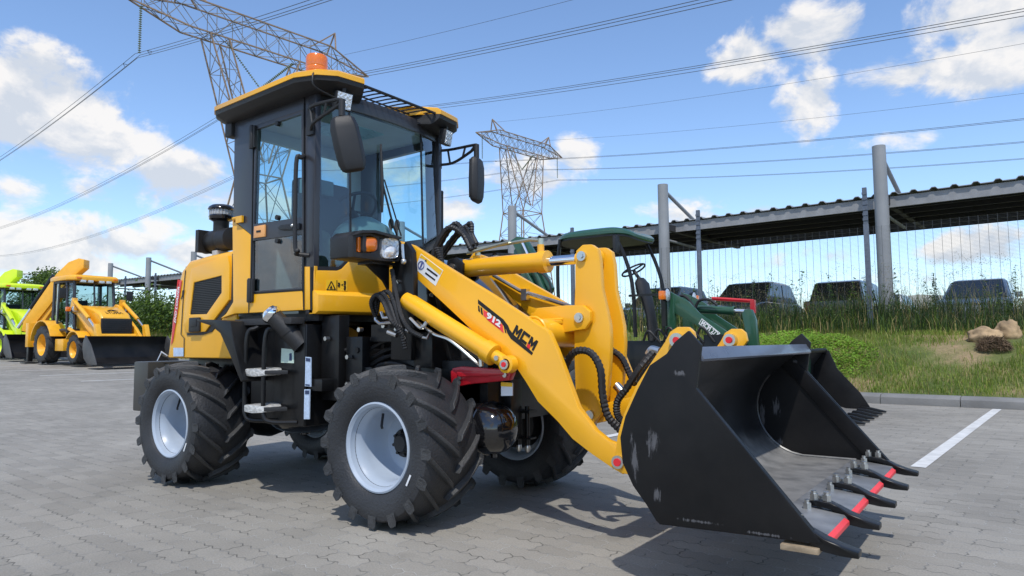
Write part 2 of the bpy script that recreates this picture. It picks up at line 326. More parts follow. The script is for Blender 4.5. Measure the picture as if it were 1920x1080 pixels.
# ---- wheels
def crown(y): return .383-.026*(abs(y)/.19)**2.2
def wheel_parts(parent, c, sgn, Rr=1.0, tyre_m=RUB, rim_m=RIM, name='tyre', nl=16, white=True):
    # built about the origin with the outer face at -y, then mirrored for the far side
    c = Vector(c); k = Rr
    b = B(); prof = [(.226, -.160), (.236, -.178), (.262, -.192), (.30, -.203), (.335, -.204), (.36, -.197), (.370, -.178), (.379, -.12), (.385, -.05), (.386, 0), (.385, .05), (.379, .12), (.370, .178), (.36, .197), (.335, .204), (.30, .203), (.262, .192), (.236, .178), (.226, .16), (.20, .14), (.20, -.14)]
    b.lathe([(r*k, t*k) for r, t in prof], (0, 0, 0), (0, 1, 0), 72, True)
    lug = B()
    for side in (-1, 1):
        for i in range(nl):
            ph0 = 2*math.pi*(i+(.5 if side > 0 else 0))/nl; rings = []
            for s in (-.16, -.04, .06, .25, .5, .75, .98):
                ya = .205*(1-max(s, 0)*1.0)+.006
                rt = crown(ya)+.033 if s > .03 else (.402 if s > -.1 else .352)
                rb = min(crown(ya)-.01, rt-.015); 
                if s <= .03: ya = .207 if s > -.1 else .205; rb = rt-.02
                ph = ph0-.46*max(s, 0)**.85; wd = .0205+.004*(s < .1)
                yy = side*ya
                ring = []
                for (rr, dd) in ((rb, -wd*1.25), (rt, -wd*.8), (rt, wd*.8), (rb, wd*1.25)):
                    a = ph+dd/rr*1.0; y2 = yy+side*dd*.35*(s > 0)
                    ring.append(Vector((rr*math.cos(a), y2, rr*math.sin(a)))*k)
                rings.append(ring)
            lug.loft(rings)
    lug.bevel(.003*k, 1, 40)
    def put(nm, bb, m, par):
        for v in bb.bm.verts: v.co = Vector((v.co.x, v.co.y*sgn, v.co.z)) + c
        return part(nm, bb, m, par)
    t = put(name, b, tyre_m, parent); put('tread_lugs', lug, RUBL, t)
    rm = B().lathe([(r*k, y*k) for r, y in [(.05, .05), (.15, .05), (.166, .03), (.176, -.02), (.180, -.08), (.186, -.118), (.197, -.13), (.203, -.146), (.207, -.168), (.2205, -.181), (.229, -.178), (.232, -.166), (.226, -.158), (.205, -.13), (.19, -.05), (.19, .10), (.205, .15), (.226, .16), (.230, .172), (.222, .178), (.208, .165), (.19, .13), (.186, .075), (.05, .075)]], (0, 0, 0), (0, 1, 0), 64)
    put('rim', rm, rim_m, t)
    hb = B().lathe([(r*k, y*k) for r, y in [(.001, -.015), (.04, -.015), (.046, -.005), (.05, .02), (.075, .02), (.08, .052), (.001, .052)]], (0, 0, 0), (0, 1, 0), 32)
    for i in range(8):
        a = 2*math.pi*i/8+.2; hb.cyl(Vector((.062*math.cos(a), .03, .062*math.sin(a)))*k, Vector((.062*math.cos(a), .002, .062*math.sin(a)))*k, .009*k, None, 6)
    hb.lathe([(r*k, y*k) for r, y in [(.001, .19), (.12, .19), (.15, .17), (.16, .09), (.001, .09)]], (0, 0, 0), (0, 1, 0), 32)
    put('hub', hb, BLKM, t)
    if white:
        vv = B(); a0 = R(112); p = Vector((.170*math.cos(a0), -.07, .170*math.sin(a0)))*k; vv.tube([p, p+Vector((.02, -.03, -.06))*k, p+Vector((.03, -.035, -.07))*k], .007*k, 8); put('valve_stem', vv, BLKM, t)
        wl = B(); a0 = R(-28); wl.px([(-.2035*k, -.03*k), (-.2055*k, -.03*k), (-.2055*k, .03*k), (-.2035*k, .03*k)], -.005*k, .005*k)
        for v in wl.bm.verts:
            x, z = v.co.x+.285*k, v.co.z; v.co.x, v.co.z = x*math.cos(a0)-z*math.sin(a0), x*math.sin(a0)+z*math.cos(a0)
        put('tyre_sticker', wl, WHT, t)
    return t
for x in (0, -2.0):
    for sg in (1, -1): wheel_parts(LO, (x, -.600*sg, .4105), sg)

# ---- frames, axles and everything dark underneath
b = B()
for y0 in (-.30, .24): b.box(-2.62, -.75, y0, y0+.06, .46, .86)
b.box(-2.6, -.8, -.45, .45, .84, .9); b.box(-2.5, -1.62, -.36, .36, .5, .86); b.box(-1.3, -.72, -.34, .34, .52, .98)
b.box(-.80, -.62, -.30, .30, .44, .56); b.box(-.80, -.62, -.30, .30, .80, .90)
b.cyl((-.70, 0, .38), (-.70, 0, 1.0), .07)
b.bevel(.006); rf = part('rear_frame', b, BLK, LO)
b = B().box(-2.87, -2.66, -.60, .60, .44, .815).bevel(.012); cwt = part('counterweight', b, mat('graphite_paint', (.045, .043, .038), .45, var=.15), LO)
b = B().tube([(-2.635, -.47, .845), (-2.635, -.50, .86), (-2.6, -.53, .89), (-2.57, -.50, .86), (-2.57, -.47, .845)], .006, 8); b.cyl((-2.60, -.53, .885), (-2.60, -.56, .82), .005); part('tow_hook', b, STL, cwt)
for x in (-2.0, 0.0):
    b = B().lathe([(.05, -.56), (.075, -.5), (.07, -.30), (.085, -.2), (.15, -.10), (.17, 0), (.15, .10), (.085, .2), (.07, .30), (.075, .5), (.05, .56)], (x, 0, .41), (0, 1, 0), 24)
    part('axle', b, BLK, LO)
b = B().ball((-1.28, -.22, .44), .24, .24, .10).cyl((-1.28, -.22, .33), (-1.28, -.22, .36), .03); b.cyl((-1.9, 0, .47), (-.1, 0, .47), .04); part('drive_shaft_guard', b, BLKG, LO)
# ---- hood
def hood_prof(dx): return [(-1.60-0*dx, 1.60), (-1.95, 1.585), (-2.24+.2*dx, 1.565), (-2.39+.6*dx, 1.50), (-2.49+dx, 1.37), (-2.545+dx, 1.12), (-2.60+dx, .845), (-1.60, .845)]
rings = []
for y, dx, dz in ((-.555, .165, -.035), (-.54, .12, -.015), (-.49, .03, -.0), (-.42, 0, .012), (.42, 0, .012), (.49, .03, 0), (.54, .12, -.015), (.555, .165, -.035)):
    rings.append([Vector((x, y, z+(dz if z > 1.3 else 0))) for x, z in hood_prof(dx)])
b = B().loft(rings).bevel(.016, 3, 25); hood = part('hood', b, YEL, LO); onhood = surf(hood)
yh = -.556
pan = ty(yh, (352, 507), (438, 470), (437, 566), (391, 622), (343, 629), (340, 615)); 
b = B().py(ty(yh, (363, 503), (431, 479), (434, 500), (433, 562), (388, 622), (352, 624), (347, 610), (352, 560)), yh+.004, yh-.016, [ty(yh, (367, 530), (419, 517), (419, 549), (391, 589), (359, 590))]).bevel(.006); dp = part('side_panel', b, YEL, hood)
g = ty(yh, (366, 529), (420, 516), (420, 550), (391, 590), (358, 591)); gx = [p[0] for p in g]; gz_ = [p[1] for p in g]
b = B()
zz = min(gz_)+.006
def inside(x, z):
    c = False
    for i in range(len(g)):
        (x1, z1), (x2, z2) = g[i], g[i-1]
        if (z1 > z) != (z2 > z) and x < (x2-x1)*(z-z1)/(z2-z1)+x1: c = not c
    return c
r_ = 0
while zz < max(gz_):
    xx = min(gx)+(.006 if r_ % 2 else 0)
    run = [x for x in np.arange(min(gx), max(gx), .004) if inside(x, zz)]
    if len(run) > 3: b.box(run[0], run[-1], yh-.009, yh-.005, zz-.003, zz+.003)
    zz += .0125; r_ += 1
for x in np.arange(min(gx), max(gx), .0125):
    run = [z for z in np.arange(min(gz_), max(gz_), .004) if inside(x, z)]
    if len(run) > 3: b.box(x-.0025, x+.0025, yh-.008, yh-.004, run[0], run[-1])
part('grille', b, GRILL, hood)
b = B().py(g, yh+.003, yh-.002); part('grille_shade_sheet', b, mat('grille_shadow', (.006, .006, .006), .8), hood)  # flat black sheet, the shade behind the grille put into its colour
b = B().py(ty(yh, (436.5, 476), (440, 474), (440, 566), (398, 622), (380, 628), (352, 629), (352, 624.5), (388, 622.3), (434.5, 562)), yh+.004, yh-.005); part('groove_shade_strip', b, BLKM, hood)  # raised dark strip painted in for the shade of the panel groove
b = B().py(ty(yh, (362, 596), (381, 595), (381, 622), (361, 623)), yh-.012, yh-.034).bevel(.008); b.py(ty(yh, (366, 600), (377, 599), (377, 612), (366, 613)), yh-.03, yh-.038).bevel(.002); part('hood_latch', b, BLKM, hood)
b = skin(B(), onhood, [(326, 652), (345, 652), (345, 668), (326, 668)], .004); part('rating_plate', b, BLUW, hood)
sm = [(349, 500), (345, 545), (340, 627), (346, 634), (345.2, 669)]; b = B()
for (x0, y0), (x1, y1) in zip(sm, sm[1:]): skin(b, onhood, [(x0-.8, y0), (x1-.8, y1), (x1+.8, y1), (x0+.8, y0)], .003, 6)
part('hood_seam', b, INK, hood)
b = skin(B(), onhood, [(333, 524), (342, 526), (334, 585), (326.5, 585)], .004, 8); skin(b, onhood, [(326.5, 585), (334, 585), (325, 640), (321.5, 648)], .004, 8); part('red_wedge_decal', b, mat('decal_red', (.62, .05, .05), .45), hood, smooth=0)
def hood_text(body, p0, p1, p2):
    O = onhood(*p0, .007); lettering(body, O, onhood(*p1, .007)-O, onhood(*p2, .007)-O, WINK, hood, bold=.02)
hood_text('END LOADER', (331.5, 606), (339, 538), (328.0, 603))
hood_text('FRONT', (333, 566), (336.5, 532), (330.2, 564))
b = B()
for q in ([(343, 545), (347, 543), (345, 556), (342, 558)], [(340, 560), (343, 552), (344, 553), (341, 562)]): skin(b, onhood, q, .005, 2)
part('warning_pictogram', b, INK, hood)
# air cleaner on the hood
AY = -.40; e0, e1 = hit(384, 456, 1, AY), hit(437, 446, 1, AY); Ln = e1.x-e0.x
b = B().lathe([(.001, 0), (.072, 0), (.084, .015), (.084, .08), (.075, .095), (.082, .11), (.082, Ln*.62), (.072, Ln*.66), (.084, Ln*.68), (.084, Ln), (.001, Ln+.02)], (e0.x, AY, e0.z), (1, 0, 0), 36)
rc = hit(415, 412, 1, AY)
b.lathe([(.055, e0.z-rc.z+.02), (.055, -.015), (.062, .0)], rc, (0, 0, 1), 24); b.box(e0.x+.06, e0.x+.1, AY-.11, AY+.11, e0.z-.085, e0.z+.08)
ac = part('air_cleaner', b, BLKM, LO)
b = B().lathe([(.001, -.02), (.06, -.015), (.086, .0), (.09, .02), (.084, .03)], rc, (0, 0, 1), 36); b.lathe([(.084, .068), (.095, .075), (.09, .09), (.07, .105), (.03, .113), (.001, .114)], rc, (0, 0, 1), 36); part('rain_cap', b, BLKG, ac)
b = B().lathe([(.080, .03), (.082, .05), (.080, .068)], rc, (0, 0, 1), 36)
for k in range(24):
    t = 2*math.pi*k/24; p = rc+Vector((.082*math.cos(t), .082*math.sin(t), .03)); b.cyl(p, p+Vector((0, 0, .038)), .004, None, 5)
part('precleaner_bowl', b, mat('clear_bowl', (.5, .5, .5), .15, coat=.6, trans=.4), ac)
b = B().box(e0.x+.2, e0.x+.26, AY-.06, AY+.06, 1.55, e0.z-.08).bevel(.003); part('bracket', b, mat('pale_bracket', (.45, .45, .45), .4), ac)
b = B().tube([(-1.66, -.50, 1.79), (-1.60, -.59, 1.79), (-1.56, -.59, 1.79)], .012, 8); b.box(-1.56, -1.49, -.60, -.585, 1.755, 1.80); part('clamp_bracket', b, YEL, ac)

# ---- cab body (side plane y = -/+ .58)
ys = -.58
cab = None
def side_plate(name, pts, holes, th, m, parent, y=ys, bv=.004, far=True):
    b = B().py(ty(y, *pts), y, y+th, [ty(y, *h) for h in holes])
    if far: b.py(ty(y, *pts), -y, -y-th, [ty(y, *h) for h in holes])
    b.bevel(bv); return part(name, b, m, parent)
DOORW = [(482, 243), (565.5, 214), (567, 407), (476.5, 420)]
LOWW = [(474.5, 452), (566.5, 439.5), (566, 539), (474.5, 546)]
cab_pts = ([(440, 222), (589, 165), (586, 503), (583, 580), (468, 586), (470, 440), (437, 412)], [[(479, 236), (568, 206), (569, 408), (473, 425)], [(472.5, 449), (568.5, 436), (568, 543), (472.5, 548)]])
cab = part('cab', B().py(ty(ys, *cab_pts[0]), ys, ys+.045, [ty(ys, *h) for h in cab_pts[1]]).bevel(.004), CHAR, LO)
part('far_side_frame', B().py(ty(ys, *cab_pts[0]), -ys, -ys-.045, [ty(ys, *h) for h in cab_pts[1]]).bevel(.004), CHAR, cab)
for yy_, th_ in ((-.578, .04), (.578, -.04)): part('cab_lower_side', B().py(ty(-.578, *[(435.5, 413), (470, 440), (467.5, 551), (567, 544.5), (567, 499), (582, 499), (582, 581), (467, 587), (440, 588), (413, 597), (424, 588), (437, 566)]), yy_, yy_+th_).bevel(.004), YEL, cab)
b = B().py(ty(-.584, (467.6, 552), (566.5, 545), (567.5, 581.5), (467.5, 587)), -.578, -.586).bevel(.003); b.py(ty(-.584, (570.5, 500), (580.5, 500), (581, 580.5), (571, 581)), -.578, -.584).bevel(.003); part('door_kick_panel', b, YEL, cab)
b = B()
for q in ([(569.2, 165), (570.6, 165), (571, 581), (569.4, 581)], [(467, 550), (568, 543), (568, 544.6), (467, 551.6)], [(466.4, 551), (468, 551), (467.6, 587), (466.2, 587)], [(474.5, 240), (475.8, 240), (471.4, 549), (470.2, 549)], [(582.5, 501), (585, 501), (585.5, 582), (583, 582)]): b.py(ty(-.585, *q), -.575, -.588)
part('panel_gap', b, INK, cab)
dr = B().py(ty(ys, (478, 236), (569, 205), (570, 441), (568, 543), (473, 549), (474, 445)), ys-.004, ys+.02, [ty(ys, *DOORW), ty(ys, *LOWW)]).bevel(.004)
door = part('door', dr, CHAR, cab)
for nm, q in (('upper_pane', DOORW), ('lower_pane', LOWW)):
    b = B().py(ty(ys, *q), ys+.006, ys+.011); part('door_window', b, GLS if nm == 'upper_pane' else GLSD, cab)
b = B().py([(x, z) for x, z in ty(ys, (480, 425), (500, 421.5), (500, 444), (479, 447))], ys-.004, ys-.016).bevel(.003); lk = part('lock_plate', b, mat('lock_orange', (.75, .36, .12), .4), cab)
b = B().py(ty(ys, (485, 433), (493, 432), (493, 435.5), (485, 436.5)), ys-.014, ys-.019); part('keyhole', b, INK, cab)
b = B().py(ty(ys, (524, 428), (532, 422), (552, 420), (566, 419), (566, 431), (552, 432), (530, 432)), ys-.003, ys-.022).bevel(.006); dh = part('door_handle', b, BLKM, cab)
b = B().ball(hit(548, 423, 1, ys-.025), .011); part('lock_cylinder', b, STL, cab)
for (px, py) in ((477, 258), (473, 563-18)):
    h = hit(px, py, 1, ys); b = B().box(h.x-.03, h.x+.03, ys-.022, ys-.002, h.z-.075, h.z+.075).cyl((h.x, ys-.02, h.z-.08), (h.x, ys-.02, h.z+.08), .013); b.bevel(.003); part('door_hinge', b, BLKM, cab)
for (px, py) in ((521, 232), (521, 408), (521, 452)):
    h = hit(px, py, 1, ys); b = B().cyl((h.x, ys+.012, h.z), (h.x, ys-.012, h.z), .016); part('pane_fixing', b, BLKM, cab)
# far door glass and rear wall
b = B().py(ty(ys, *DOORW), -ys-.011, -ys-.006); b.py(ty(ys, *LOWW), -ys-.011, -ys-.006); part('far_door_window', b, GLS, cab)
XR = ty(ys, (440, 225))[0][0]; XF = ty(ys, (589, 300))[0][0]
ZB, ZT = 1.13, 2.50
b = B().px([(-.535, ZB), (.535, ZB), (.535, ZT), (-.535, ZT)], XR, XR+.04, [[(-.42, 1.75), (.42, 1.75), (.42, 2.38), (-.42, 2.38)]]).bevel(.004); part('rear_wall', b, PANEL, cab)
b = B().px([(-.42, 1.75), (.42, 1.75), (.42, 2.38), (-.42, 2.38)], XR+.016, XR+.022); part('rear_window', b, GLS, cab)
b = B().box(XR, XF, -.53, .53, 1.08, 1.13); part('cab_floor', b, BLKM, cab)
b = B().box(XR+.04, XF-.02, -.535, .535, 2.455, 2.49).bevel(.01); part('roof_lining', b, PANEL, cab)
b = B().box(-1.32, -.98, -.2, .2, 2.447, 2.457); part('roof_hatch', b, mat('hatch_teal', (.35, .62, .66), .3), cab)
# front: a gently bowed glass front between the two front posts
def front(y, z):
    k = min(abs(y)/.58, 1); return XF+.085-.085*k**2.2-(z-1.6)*.03
def fpt(px, py):               # sight line met with the bowed front
    y = -.4
    for _ in range(30):
        x = front(y, 1.6); h = hit(px, py, 0, x); x = front(h.y, h.z); h = hit(px, py, 0, x); y = y*.5+max(-.58, min(.58, h.y))*.5
    return (h.y, h.z)
def bowed(name, y0, y1, zlo, zhi, m, parent, th=.008, n=14, off=0., bv=0):
    b = B(); rings = []
    for i in range(n+1):
        y = y0+(y1-y0)*i/n; lo = zlo(y) if callable(zlo) else zlo; hi = zhi(y) if callable(zhi) else zhi
        rings.append([Vector((front(y, lo)+off, y, lo)), Vector((front(y, hi)+off, y, hi)), Vector((front(y, hi)+off-th, y, hi)), Vector((front(y, lo)+off-th, y, lo))])
    b.loft(rings)
    if bv: b.bevel(bv)
    return part(name, b, m, parent)
kn = [fpt(587, 503), fpt(636, 504), fpt(658, 481), fpt(684, 446)]
kn = [(-.58, kn[0][1]), (kn[1][0], kn[1][1]), (kn[2][0], kn[2][1]), (max(-.3, kn[2][0]+.07), 1.60), (0, 1.63)]
def sill(y):
    a = -abs(y)
    for (y0, z0), (y1, z1) in zip(kn, kn[1:]):
        if y0 <= a <= y1: return z0+(z1-z0)*(a-y0)/(y1-y0+1e-9)
    return kn[0][1]
b_ = [bowed('corner_window', -.572, -.335, sill, 2.44, GLSD, cab, n=10), bowed('windscreen', -.333, .333, sill, 2.44, GLS, cab), bowed('corner_window', .335, .572, sill, 2.44, GLSD, cab, n=10)]
bowed('windscreen_header', -.58, .58, 2.435, 2.53, CHAR, cab, .05, 24, .012, .004)
bowed('sill_rubber', -.58, .58, lambda y: sill(y)-.012, lambda y: sill(y)+.012, BLKM, cab, .02, 40, .006)
for s in (-1, 1):
    bowed('glass_joint', s*.335-.006, s*.335+.006, lambda y: sill(y)+.01, 2.44, BLKM, cab, .012, 2, .002)
    b = B().pz([(XF-.06, s*.582), (XF+.012, s*.582), (XF+.018, s*.545), (XF-.06, s*.535)], 1.12, 2.53).bevel(.006); part('front_post', b, CHAR, cab)
    bowed('post_shade', s*.575 if s < 0 else .52, -.52 if s < 0 else .575, 1.50, 2.44, BLKM, cab, .004, 4, -.012)
bowed('front_panel', -.58, .58, lambda y: 1.255, lambda y: sill(y)-.012, YEL, cab, .05, 40, .010, .006)
b = B(); rings = []
for i in range(31):
    y = -.582+1.164*i/30; x = front(y, 1.2)
    rings.append([Vector((x+.010, y, 1.262)), Vector((x+.045, y, 1.235)), Vector((x+.045, y, 1.135)), Vector((x+.02, y, 1.12)), Vector((x-.04, y, 1.12)), Vector((x-.04, y, 1.262))])
part('front_step_panel', b.loft(rings).bevel(.004), YEL, cab)
for s in (-1, 1):
    b = B().pz([(XF-.06, s*.579), (XF+.02, s*.579), (XF+.02, s*.56), (XF-.06, s*.56)], 1.125, 1.41); part('corner_cover', b, YEL, cab)
# warning decal on the front panel
def on_front(px, py, off): y, z = fpt(px, py); return Vector((front(y, z)+off, y, z))
def decal_quad(name, q, m, parent, fn, off=.014, off2=.012):
    b = B(); b.loft([[fn(*p, off2) for p in q], [fn(*p, off) for p in q]]); return part(name, b, m, parent, smooth=0)
dq = decal_quad('warning_decal', [(609, 525), (649, 524), (649, 545.5), (609, 546)], DECK, cab, on_front)
b = B()
def ink_front(pts): b.loft([[on_front(*p, .0155) for p in pts], [on_front(*p, .0135) for p in pts]])
ink_front([(610, 544), (618, 527.5), (619.5, 527.5), (612, 543)]); ink_front([(618, 527.5), (619.5, 527.5), (627.5, 543.4), (625.5, 543.6)]); ink_front([(610, 542.6), (627, 542.4), (627, 543.8), (610, 544)]); ink_front([(616, 541), (618.6, 535), (621, 541)])
ink_front([(628.6, 525.5), (629.6, 525.5), (629.6, 545.2), (628.6, 545.2)])
for (x, y) in ((633, 534), (644, 531), (644, 540)):
    ink_front([(x-2, y-4), (x+1.6, y-4), (x+2.4, y), (x-1.2, y+.4)]); ink_front([(x-2.4, y+.8), (x+2.2, y+.4), (x+1, y+4.6), (x-1, y+4.6)])
ink_front([(637, 534), (640.5, 532.4), (640.5, 535.8)])
part('warning_pictogram', b, INK, cab, smooth=0)
# roof
ro = [(-1.78, -.64), (-1.70, -.69), (-.80, -.72), (-.66, -.66), (-.585, -.56), (-.57, -.36), (-.66, -.30), (-.98, -.24), (-.98, .24), (-.66, .30), (-.57, .36), (-.585, .56), (-.66, .66), (-.80, .72), (-1.70, .69), (-1.78, .64)]
def roofz(x, y): return 2.545-.012*max(0, (-x-.7))*1.5+.02*(1-(y/.72)**2)
b = B(); xc = -1.2
ctr = lambda p, k: (xc+(p[0]-xc)*k, p[1]*k)
rings = []
for k, dz in ((.92, .0), (1.0, .006), (1.0, .034), (.965, .052), (.80, .064), (.4, .074)):
    rings.append([Vector((ctr(p, k)[0], ctr(p, k)[1], roofz(p[0], p[1])+dz)) for p in ro])
b.loft(rings); roof = part('roof', b, YEL, cab)
b = B(); rings = []
for k, dz in ((.90, -.066), (.94, -.05), (.985, -.022), (.992, .005), (.85, .0)):
    rings.append([Vector((ctr(p, k)[0], ctr(p, k)[1], roofz(p[0], p[1])+dz)) for p in ro])
b.loft(rings); part('roof_underside', b, BLKM, cab)
b = B()
for i in range(11):
    x = -.74+.0*i; y = -.30+.6*i/10
    b.tube([(-.60, y, 2.565), (-.68, y, 2.575), (-1.02, y, 2.595)], .005, 6)
b.tube([(-.60, -.33, 2.567), (-.60, .33, 2.567)], .010, 8); b.tube([(-.80, -.27, 2.585), (-.80, .27, 2.585)], .006, 8); part('roof_guard_bars', b, BLKM, roof)
h = Vector((-.735, -.60, 2.575))
b = B().lathe([(.062, 0), (.066, .004), (.066, .02), (.064, .024), (.066, .03), (.066, .05), (.064, .054), (.066, .06), (.066, .115), (.060, .128), (.03, .132), (.001, .133)], h, (0, 0, 1), 40); part('beacon', b, ORG, roof)
b = B().lathe([(.07, -.03), (.07, .002), (.05, .004)], h, (0, 0, 1), 32); b.tube(spline([h+Vector((.05, -.06, .0)), h+Vector((.07, -.085, -.04)), h+Vector((.075, -.07, -.10)), h+Vector((.10, .06, -.135)), h+Vector((.10, .12, -.13))], 8), .005, 6); part('beacon_base', b, BLKM, roof)
for s in (-1, 1):
    c = Vector((-.62, s*.486, 2.43)); f = Vector((.86, 0, -.5)).normalized(); 
    b = B().box(-.035, .012, -.055, .055, -.055, .055).bevel(.008); b.box(-.05, -.035, -.04, .04, -.03, .06)
    b.box(-.03, -.01, -.012, .012, .05, .11); rot = Matrix.Rotation(R(12), 4, 'Y') @ Matrix.Rotation(R(s*14), 4, 'Z')
    bmesh.ops.transform(b.bm, matrix=Matrix.Translation(c) @ rot, verts=b.bm.verts); wl = part('work_light', b, BLKM, cab)
    b = B().box(.010, .0145, -.048, .048, -.048, .048)
    for i in range(3):
        for j in range(3): b.lathe([(.013, .012), (.012, .018), (.006, .016), (.001, .016)], (0, -.03+.03*i, -.03+.03*j), (1, 0, 0), 12)
    bmesh.ops.transform(b.bm, matrix=Matrix.Translation(c) @ rot, verts=b.bm.verts); part('work_light_lens', b, CLR, cab)
# rear side lamp and grab rails
h = hit(434, 241, 1, ys); b = B().box(h.x-.05, h.x+.03, -.60, -.53, h.z-.06, h.z+.06).bevel(.01); part('rear_lamp', b, BLKM, cab)
for s in (-1, 1):
    p0 = hit(570, 292, 1, ys); p1 = hit(556.5, 303, 1, -.665); p2 = hit(553, 470, 1, -.665); p3 = hit(580, 479, 1, ys)
    pts = [p0, Vector((p1.x+.01, -.64, p1.z+.028)), Vector((p1.x-.005, -.665, p1.z-.01)), Vector((p2.x, -.665, p2.z+.05)), Vector((p2.x+.015, -.655, p2.z)), Vector((p3.x-.06, -.63, p3.z+.01)), p3]
    if s > 0: pts = mirror(pts)
    part('grab_rail', B().tube(spline(pts, 6), .0135, 10), BLKM, cab)
# mirrors
def mirror_set(s):
    z0 = 2.315 if s < 0 else 2.335; xo, yo = -.80, .585
    b = B()
    A = [Vector((xo, s*yo, z0+.05)), Vector((xo+.08, s*(yo+.06), z0+.06)), Vector((-.50, s*.64, z0+.055)), Vector((-.46, s*.63, z0+.045))]
    C = [Vector((xo, s*yo, z0-.06)), Vector((xo+.10, s*(yo+.06), z0-.045)), Vector((-.55, s*.64, z0+.0)), Vector((-.47, s*.63, z0+.03))]
    b.tube(spline(A, 5), .011, 8); b.tube(spline(C, 5), .011, 8)
    for f in (.33, .55, .75):
        i = int(f*15); b.tube([spline(A, 5)[i], spline(C, 5)[i]], .008, 6)
    b.box(xo-.03, xo+.03, s*yo-.012, s*yo+.012, z0-.09, z0+.08); b.cyl((-.463, s*.63, z0+.05), (-.463, s*.63, z0-.05), .02)
    part('mirror_arm', b, BLKM, cab)
    b = B(); rings = []
    for z, hw, th in ((.0, .045, .018), (-.015, .065, .03), (-.06, .076, .038), (-.16, .078, .04), (-.25, .074, .036), (-.285, .06, .028), (-.295, .04, .016)):
        rings.append([Vector((x, y, z)) for x, y in ((-th*.6, -hw), (-th*.6, hw), (th*.2, hw), (th, hw*.7), (th, -hw*.7), (th*.2, -hw))])
    b.loft(rings).bevel(.006); 
    M_ = Matrix.Translation((-.463, s*.63, z0-.05)) @ Matrix.Rotation(R(-34 if s < 0 else 14), 4, 'Z') @ Matrix.Rotation(R(13 if s < 0 else -2), 4, 'X') @ Matrix.Diagonal((1, 1.08, 1.13, 1))
    bmesh.ops.transform(b.bm, matrix=M_, verts=b.bm.verts); part('rear_view_mirror', b, BLKM, cab)
    b = B().px([(-.066, -.27), (.066, -.27), (.066, -.02), (-.066, -.02)], -.0235, -.026); bmesh.ops.transform(b.bm, matrix=M_, verts=b.bm.verts); part('mirror_glass', b, CHR, cab)
mirror_set(-1); mirror_set(1)
# wiper
b = B(); P = lambda y, z, o: Vector((front(y, z)+o, y, z))
b.tube([P(.02, 1.66, .03), P(-.02, 1.72, .035), P(-.10, 1.98, .03)], .007, 6); b.tube([P(.06, 1.66, .03), P(-.09, 2.02, .032)], .005, 6)
b.tube([P(-.10, 1.80, .018), P(-.10, 1.95, .024), P(-.10, 2.26, .016)], [.007, .012, .007], 6); b.tube([P(-.10, 1.80, .012), P(-.10, 2.26, .012)], .006, 6); part('windscreen_wiper', b, BLKM, cab)
# cab interior
b = B(); b.box(-1.42, -.98, -.24, .24, 1.50, 1.60).box(-1.48, -1.36, -.23, .23, 1.56, 2.12); b.bevel(.04, 3); b.box(-1.40, -1.0, -.2, .2, 1.13, 1.5); part('driver_seat', b, SEATM, cab)
b = B(); rings = []
for i in range(9):
    a = i/8; z = 1.45+.36*a; hw = .34*math.sqrt(max(.02, 1-a**2.4)); dp_ = .16*math.sqrt(max(.02, 1-a**2))
    rings.append([Vector((-.93+dp_*math.cos(t), hw*math.sin(t), z)) for t in [2*math.pi*k/20 for k in range(20)]])
b.loft(rings); part('dashboard', b, DASH, cab)
b = B().cyl((-.98, 0, 1.74), (-1.08, 0, 1.86), .025); c = Vector((-1.08, 0, 1.87)); ax = Vector((-.6, 0, .8)).normalized(); u = Vector((0, 1, 0)); v = ax.cross(u)
b.loft([[c+(u*math.cos(a)+v*math.sin(a))*(.18+.012*math.cos(q))+ax*.012*math.sin(q) for q in [2*math.pi*k/8 for k in range(8)]] for a in [2*math.pi*k/32 for k in range(32)]], close=True, cap=False)
for a in (0, 2.1, 4.2): b.tube([c, c+(u*math.cos(a)+v*math.sin(a))*.18], .01, 6)
part('steering_wheel', b, BLKM, cab)
b = B().tube(spline([(-1.00, -.30, 1.13), (-.96, -.36, 1.35), (-.95, -.37, 1.50), (-.97, -.37, 1.60), (-1.03, -.36, 1.62)], 8), [.10, .10, .095, .09, .085, .085, .085, .08, .08, .08, .08, .08, .085, .085, .085, .09, .09, .09, .09, .09, .09, .09, .085, .08, .08, .08, .075, .07, .07, .065, .06, .055, .045], 14); part('armrest_cover', b, KHAKI, cab)
b = B().box(-1.02, -.92, -.50, -.30, 1.90, 2.0).bevel(.01); part('display_panel', b, DASH, cab)
b = B().box(-1.06, -.95, -.53, -.22, 1.60, 1.90).bevel(.02); part('control_console', b, BLKM, cab)
b = B()
for y in (.25, .31): b.tube([(-.98, y, 1.5), (-.95, y, 1.78)], .008, 6).ball((-.95, y, 1.80), .022, .02, .04)
part('control_levers', b, BLKM, cab)
# ---- rear mudguard, step box, ladder
b = B(); pr = ty(-.74, (378, 600), (440, 602), (472, 603), (472, 610), (430, 612), (438, 650), (449, 713), (444, 714), (428, 655), (412, 622), (398, 611), (379, 603))
b.py(ty(-.74, (378, 599), (418, 600), (441, 602), (447, 640), (465, 712), (461, 716), (440, 665), (422, 625), (405, 611), (379, 603)), -.775, -.40).bevel(.006)
fd = part('rear_mudguard', b, BLK, LO); 
b = B().py([(x, z) for x, z in ty(-.74, (378, 599), (418, 600), (441, 602), (447, 640), (465, 712), (461, 716), (440, 665), (422, 625), (405, 611), (379, 603))], .40, .775).bevel(.006); part('rear_mudguard', b, BLK, LO)
X0, X1 = -1.37, -.80
b = B().box(X0+.02, X1, -.60, -.30, .445, 1.06).bevel(.008); b.box(X1-.3, X1-.004, -.604, -.3, .45, 1.055).bevel(.004); sb = part('battery_and_tank_box', b, BLK, LO)
b = B().box(X0+.02, X1, .30, .60, .445, 1.06).bevel(.008); part('tank_box', b, BLK, LO)
